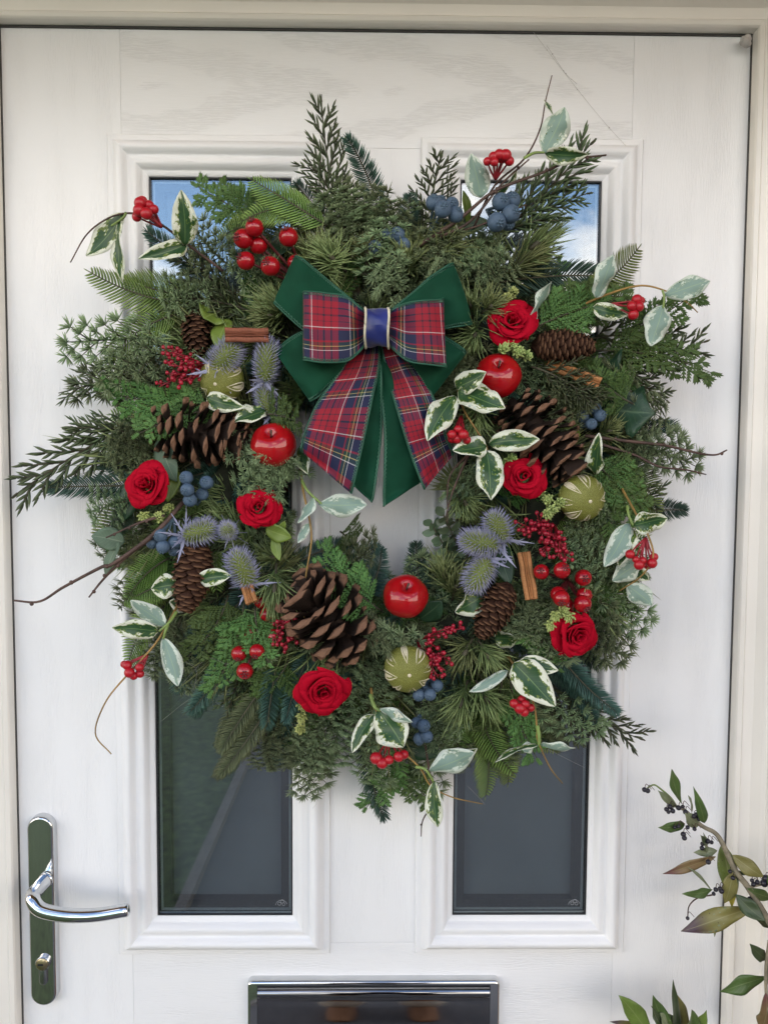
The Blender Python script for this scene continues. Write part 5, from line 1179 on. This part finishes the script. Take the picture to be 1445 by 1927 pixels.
fill(48, 280, 410, .060, .085, ['cedar_sprig', 'fir_sprig', 'spruce_sprig', 'thuja_sprig', 'pine_sprig', 'yew_sprig'], .35, 30, .05)
fill(40, 250, 340, .065, .100, ['cedar_sprig', 'pine_sprig', 'cedar_sprig', 'spruce_sprig', 'olive_spruce_sprig'], .5, 30, .1)
fill(34, 300, 185, .050, .055, ['cedar_sprig', 'spruce_sprig', 'olive_spruce_sprig', 'cedar_sprig', 'pine_sprig'], .25, 18, .02)
fill(34, 220, 290, .060, .095, ['cedar_sprig', 'spruce_sprig', 'pine_sprig', 'thuja_sprig'], .6, 20, .17)

# ------------------------------------------------------------------ potted shrub at lower right
M['black_berry'] = simple('black privet berry', (.012, .010, .018), .35, var=.4, nscale=300)
M['shrub_bark'] = simple('grey shrub bark', (.22, .19, .13), .7, var=.2, nscale=120)
SH = {k: leaf_mat('shrub leaf ' + k, c, v, .4)[0] for k, c, v in (('green', (.065, .115, .030), (.16, .21, .09)), ('grey', (.17, .20, .11), (.26, .28, .18)), ('olive', (.18, .165, .050), (.26, .25, .12)), ('red', (.17, .085, .050), (.24, .17, .09)), ('dark', (.045, .070, .030), (.10, .13, .06)), ('bright', (.12, .19, .035), (.22, .28, .10)))}
def spotted(name, c, c2, tipc):
    q = NT(name); uv = q.coord('UV'); sp = q.n('ShaderNodeSeparateXYZ', {0: uv}); n = q.noise(60, q.coord(), 3)
    base = q.mix(n, c, c2); tip = q.ramp(q.math('ADD', sp.outputs[1], q.math('MULTIPLY', q.noise(25, q.coord(), 3), .3)), [(.75, (0, 0, 0)), (1.0, (1, 1, 1))])
    base = q.mix(tip, base, tipc); vo = q.n('ShaderNodeTexVoronoi', {'Vector': q.coord(), 'Scale': 130.0}); spot = q.ramp(vo.outputs[0], [(.07, (1, 1, 1)), (.11, (0, 0, 0))])
    base = q.mix(q.math('MULTIPLY', spot, .7), base, (.06, .035, .02)); au = q.math('ABSOLUTE', q.math('SUBTRACT', sp.outputs[0], .5))
    base = q.mix(q.math('MULTIPLY', q.ramp(au, [(0, (1, 1, 1)), (.04, (0, 0, 0))]), .6), base, (.30, .28, .14)); q.set(Base_Color=base, Roughness=.42); return q.mat
SH['worn'] = spotted('worn shrub leaf', (.16, .17, .045), (.21, .17, .05), (.07, .04, .05)); SH['turning'] = spotted('turning shrub leaf', (.10, .155, .035), (.15, .17, .04), (.42, .36, .05)); SH['rust'] = spotted('rusty shrub leaf', (.17, .15, .05), (.20, .10, .06), (.13, .05, .05))
shrub = empty('potted_shrub', P(1500, 1900, .2), 'leafy shrub with long pointed leaves and black berries beside the door frame', 'shrub')
shrub.location.z = GZ + .012; bx_ = shrub.location.copy(); bpy.context.view_layer.update()
twig(shrub, [(1217, 1483, 0.063), (1230, 1477, 0.066), (1244, 1486, 0.068), (1262, 1502, 0.073), (1273, 1519, 0.076)], .0008, .0013, M['lime_stem'], 'fruit_stalk')
twig(shrub, [(1273, 1519, 0.076), (1288, 1525, 0.078), (1320, 1554, 0.083), (1344, 1567, 0.086), (1358, 1586, 0.088), (1383, 1638, 0.093), (1407, 1670, 0.096), (1444, 1730, 0.100), (1490, 1800, 0.108)], .0016, .0042, M['shrub_bark'], 'stem')
twig(shrub, [(1293, 1728, 0.083), (1296, 1705, 0.086), (1312, 1690, 0.088), (1340, 1684, 0.090)], .0006, .0009, M['twig'], 'fruit_stalk')
twig(shrub, [(1407, 1670, 0.096), (1430, 1665, 0.093), (1460, 1655, 0.088)], .0014, .0010, M['shrub_bark'], 'fruit_stalk')
twig(shrub, [(1446, 1770, 0.098), (1440, 1830, 0.098), (1445, 1900, 0.103), (1470, 1960, 0.108)], .0016, .0022, M['shrub_bark'], 'stem')
for (a, c, e, f, w, k, ro, cu) in ((1282, 1512, 1266, 1445, 22, 'green', .5, -.7), (1325, 1549, 1309, 1480, 18, 'green', -.4, .5), (1273, 1520, 1237, 1488, 16, 'grey', .2, .3), (1288, 1550, 1238, 1557, 20, 'green', .1, .3), (1317, 1552, 1286, 1533, 24, 'grey', 0, .3), (1301, 1530, 1295, 1496, 10, 'grey', .9, .4), (1349, 1601, 1304, 1603, 16, 'grey', .3, .2), (1346, 1612, 1246, 1640, 22, 'rust', -.2, .3), (1358, 1588, 1377, 1709, 34, 'turning', .2, .3), (1377, 1609, 1436, 1652, 28, 'olive', -.2, .5), (1417, 1708, 1279, 1745, 38, 'worn', .1, .25), (1340, 1674, 1283, 1686, 17, 'green', .2, .3), (1338, 1675, 1295, 1634, 7, 'grey', 1.0, .3), (1383, 1683, 1438, 1736, 30, 'dark', 0, .3), (1441, 1807, 1411, 1775, 22, 'dark', .1, .3), (1442, 1838, 1353, 1863, 32, 'green', 0, .25), (1441, 1862, 1443, 1785, 18, 'dark', .8, .2), (1347, 1722, 1342, 1762, 11, 'grey', .4, .2), (1383, 1638, 1420, 1648, 12, 'dark', .6, .2), (1433, 1935, 1440, 1868, 34, 'rust', .2, .4), (1380, 1640, 1362, 1700, 26, 'olive', .7, .2), (1450, 1690, 1405, 1672, 20, 'green', .4, .2), (1330, 1590, 1318, 1570, 12, 'dark', .3, .1), (1330, 1605, 1322, 1568, 14, 'grey', .6, .1), (1450, 1745, 1415, 1728, 12, 'dark', .2, .2), (1450, 1640, 1475, 1700, 30, 'green', .2, .3), (1460, 1720, 1500, 1690, 30, 'olive', .2, .3)):
    dd = .092 + RNG.uniform(-.012, .015); vleaf(shrub, a, c, dd - .005, e, f, dd + RNG.uniform(-.01, .02), w, ro, .18, cu, mats=[SH[k], SH['grey']], pw=1.05, n=15)
twig(shrub, [(1278, 1925, .055), (1280, 1960, .06), (1330, 2050, .09), (1450, 2200, .18)], .0022, .0040, M['shrub_bark'], 'stem')
for (a, c, e, f, w, k, ro, cu) in ((1226, 1950, 1161, 1876, 36, 'bright', .1, .3), (1258, 1950, 1233, 1872, 30, 'green', -.2, .2), (1273, 1945, 1269, 1842, 20, 'dark', .4, .1), (1278, 1945, 1273, 1872, 32, 'olive', .1, .1), (1288, 1945, 1330, 1902, 30, 'bright', -.2, .3), (1290, 1950, 1305, 1900, 34, 'green', .1, .3), (1220, 1945, 1147, 1924, 18, 'worn', .5, .3), (1262, 1950, 1240, 1908, 40, 'grey', .2, .5), (1250, 1945, 1226, 1888, 10, 'dark', .8, .1), (1285, 1955, 1340, 1945, 30, 'green', 0, .4)):
    dd = .065 + RNG.uniform(-.008, .008); vleaf(shrub, a, c, dd - .01, e, f, dd + .012, w, ro, .2, cu, mats=[SH[k], SH['grey']], pw=1.0, n=13)
stalks = []
for i, (a, c) in enumerate(((1212, 1486), (1218, 1488), (1253, 1523), (1257, 1528), (1260, 1518), (1265, 1526), (1284, 1518), (1276, 1520), (1289, 1528), (1305, 1536), (1310, 1533), (1314, 1541), (1276, 1555), (1269, 1557), (1285, 1570), (1293, 1557), (1287, 1577), (1306, 1560), (1331, 1583), (1321, 1588), (1338, 1585), (1346, 1674), (1354, 1672), (1357, 1677), (1342, 1682), (1414, 1657), (1424, 1660), (1417, 1664), (1373, 1640), (1378, 1652), (1293, 1728), (1440, 1653), (1437, 1662), (1320, 1596), (1332, 1622), (1410, 1692))):
    r = 4.6 * S(.1) * RNG.uniform(.8, 1.15) * (1.9 if i in (31, 32) else 1); berry(shrub, P(a, c, .096), r, 'black', calyx=False); q = P(a, c, .096); stalks.append([q, q + V((.004, .006, .004)), q + V((.010, .006, -.002))])
stems(shrub, stalks, .00035, M['twig'], 'berry_stalks', 4)['kind'] = 'stuff'
pb = MB(); pb.lathe([(.001, 0), (.12, 0), (.15, .30), (.165, .31), (.165, .34), (.14, .34), (.135, .29), (.001, .29)], 40); pb.obj('pot', simple('terracotta pot', (.36, .15, .08), .8), shrub)
W1 = shrub.matrix_basis.inverted() @ P(1490, 1800, .108); W2 = shrub.matrix_basis.inverted() @ P(1450, 2200, .18)
pb = MB(); pb.tube(catmull([(0, 0, .28), (.01, .0, .5), W1.lerp(V((0, 0, .5)), .4), W1], 14), .0045, 8); pb.tube(catmull([(.02, .01, .28), W2.lerp(V((.02, 0, .28)), .5) + V((.01, 0, 0)), W2], 10), .0042, 8); pb.obj('stem', M['shrub_bark'], shrub)

# ------------------------------------------------------------------ cobweb threads, dust in the frame corner
M['web'] = simple('cobweb', (.42, .40, .38), .8)
def web(lines, lab, r=.00016, bits=0):
    o = thing('cobweb', *lines[0][0], lab, 'cobweb')
    b = MB(); inv = o.matrix_basis.inverted()
    for l_ in lines:
        W = catmull([P(*q) for q in l_], 14); b.tube([inv @ w for w in W], r, 3)
        for i in range(bits): b.sphere(inv @ W[RNG.randrange(2, 12)], r * RNG.uniform(2, 5), 5, 4)
    b.obj('thread', M['web'], o)
web([[(1003, 60, .018), (1060, 135, .014), (1128, 220, .012), (1182, 280, .014)], [(1028, 85, .012), (1062, 136, .010), (1085, 158, .010)]], 'dusty cobweb thread slanting across the top right of the door', .00020, 5)
web([[(1395, 70, .012), (1402, 78, .016), (1408, 84, .012)], [(1397, 80, .010), (1404, 74, .014), (1410, 70, .012)]], 'small grey clump of cobweb in the top right frame corner', .0011, 6)
web([[(340, 1290, .10), (390, 1240, .11), (430, 1250, .11), (460, 1230, .11)], [(300, 1360, .02), (370, 1310, .06), (420, 1330, .09)], [(350, 1245, .12), (370, 1262, .12), (365, 1300, .10)], [(590, 1490, .05), (596, 1510, .05), (588, 1522, .05)], [(880, 1480, .06), (900, 1500, .05), (912, 1514, .05)], [(1030, 1410, .10), (1100, 1445, .02)]], 'fine cobweb threads strung under the bottom of the wreath', .00013)

# ------------------------------------------------------------------ across the road: hedge, seen in the glass
M['hedge'] = simple('hedge leaves', (.035, .065, .018), .8, var=.5, nscale=6, bump=.8, bscale=14)
b = MB(); rows = []
for i in range(90):
    x = -40 + 80 * i / 89; row = []
    for j in range(9):
        a = pi * j / 8; n = .5 * mnoise.noise(V((x * .9, a * 2, 3))); row.append(V((x, -17 - (1.0 + n) * cos(a), GZ + (1.9 + n * 1.2) * sin(a) ** .6)))
    rows.append(row)
b.grid(rows); tag(b.obj('hedge', M['hedge']), 'dark clipped hedge across the road, mirrored in the door glass', 'hedge')

# ------------------------------------------------------------------ the photographer, mirrored in the letter plate
M['cloth'] = simple('charcoal clothing', (.018, .018, .022), .9, var=.2)
M['skin'] = simple('skin', (.50, .32, .24), .55, var=.06)
M['fleece'] = simple('cream fleece', (.62, .57, .47), .95, var=.15, nscale=80, bump=.8, bscale=160)
M['suede'] = simple('tan suede', (.26, .13, .065), .9, var=.15)
G0 = GZ + .012
def skinned(name, joints, edges, mat, parent, root=0, sub=2):
    me = bpy.data.meshes.new(name); me.from_pydata([j[0] for j in joints], edges, []); me.materials.append(mat); o = link(name, me, parent)
    o.modifiers.new('skin', 'SKIN'); sm = o.modifiers.new('sub', 'SUBSURF'); sm.levels = sm.render_levels = sub
    if not me.skin_vertices: return o
    for i, j in enumerate(joints): me.skin_vertices[0].data[i].radius = (j[1], j[2] if len(j) > 2 else j[1]); me.skin_vertices[0].data[i].use_root = (i == root)
    return o
PX, PY = .03, -1.36
person = empty('person', (PX, PY, G0), 'person in dark clothes and slippers photographing the door, mirrored in the letter plate', 'person')
J = [((0, 0, .94), .15, .11), ((0, -.01, 1.18), .14, .10), ((0, 0, 1.38), .16, .10), ((0, .01, 1.48), .06, .06), ((0, .03, 1.56), .055)]
Ed = [(0, 1), (1, 2), (2, 3), (3, 4)]
for s_ in (-1, 1):
    k = len(J); J += [((s_ * .09, 0, .86), .095), ((s_ * .11, .02, .48), .060), ((s_ * .115, -.01, .10), .042), ((s_ * .12, .05, .05), .040)]; Ed += [(0, k), (k, k + 1), (k + 1, k + 2), (k + 2, k + 3)]
    k = len(J); J += [((s_ * .17, .0, 1.40), .060), ((s_ * .24, .10, 1.18), .048), ((s_ * .13, .33, 1.50), .034)]; Ed += [(2, k), (k, k + 1), (k + 1, k + 2)]
skinned('body', J, Ed, M['cloth'], person)
skinned('head', [((0, .03, 1.52), .05), ((0, .045, 1.60), .075, .085), ((0, .04, 1.68), .085, .095), ((0, .03, 1.74), .055, .06), ((0, .145, 1.64), .012)], [(0, 1), (1, 2), (2, 3), (1, 4)], M['skin'], person)
hb_ = MB(); hb_.sphere((0, .015, 1.70), .105, 18, 12, (.92, 1, .82)); hb_.obj('hair', M['twig'], person)
for s_ in (-1, 1):
    Hj = [((s_ * .13, .33, 1.50), .026), ((s_ * .10, .355, 1.56), .030, .018)]; He = [(0, 1)]
    for f_ in range(4): k = len(Hj); Hj += [((s_ * .085, .365, 1.575 + .018 * f_), .009), ((s_ * .060, .345, 1.582 + .018 * f_), .008)]; He += [(1, k), (k, k + 1)]
    k = len(Hj); Hj += [((s_ * .080, .335, 1.555), .010), ((s_ * .055, .335, 1.575), .009)]; He += [(1, k), (k, k + 1)]
    skinned('hand', Hj, He, M['skin'], person, sub=1)
    sl = MB(); rows = []
    for i in range(12):
        t = i / 11; y = -.08 + .27 * t; w = .045 * (sin(pi * (.12 + .80 * t)) ** .6); h = .085 * (1 - .55 * t); rows.append([V((s_ * .12 + w * cos(a_), y, max(0, .02 + h * sin(a_)) if sin(a_) > -.1 else 0)) for a_ in [2 * pi * j / 14 for j in range(14)]])
    sl.grid(rows, closed=True); sl.face(list(range(14))); sl.face([11 * 14 + j for j in range(14)]); so = sl.obj('slipper', M['suede'], person)
    cl = MB(); cl.grid([[V((s_ * .12 + r_ * cos(a_), -.005 + r_ * 1.15 * sin(a_), z_)) for a_ in [2 * pi * j / 20 for j in range(20)]] for (r_, z_) in ((.045, .075), (.062, .085), (.068, .115), (.066, .150), (.056, .165), (.046, .158), (.044, .12))], closed=True); cl.obj('fleece_collar', M['fleece'], so)
phone = empty('phone', (0, -.985, .12), 'dark phone held up by the person in front of the door', 'phone')
b = MB(); b.box(-.078, .078, -.004, .004, -.040, .038); bevel(b.obj('phone_body', M['black'], phone, smooth=False), .003)
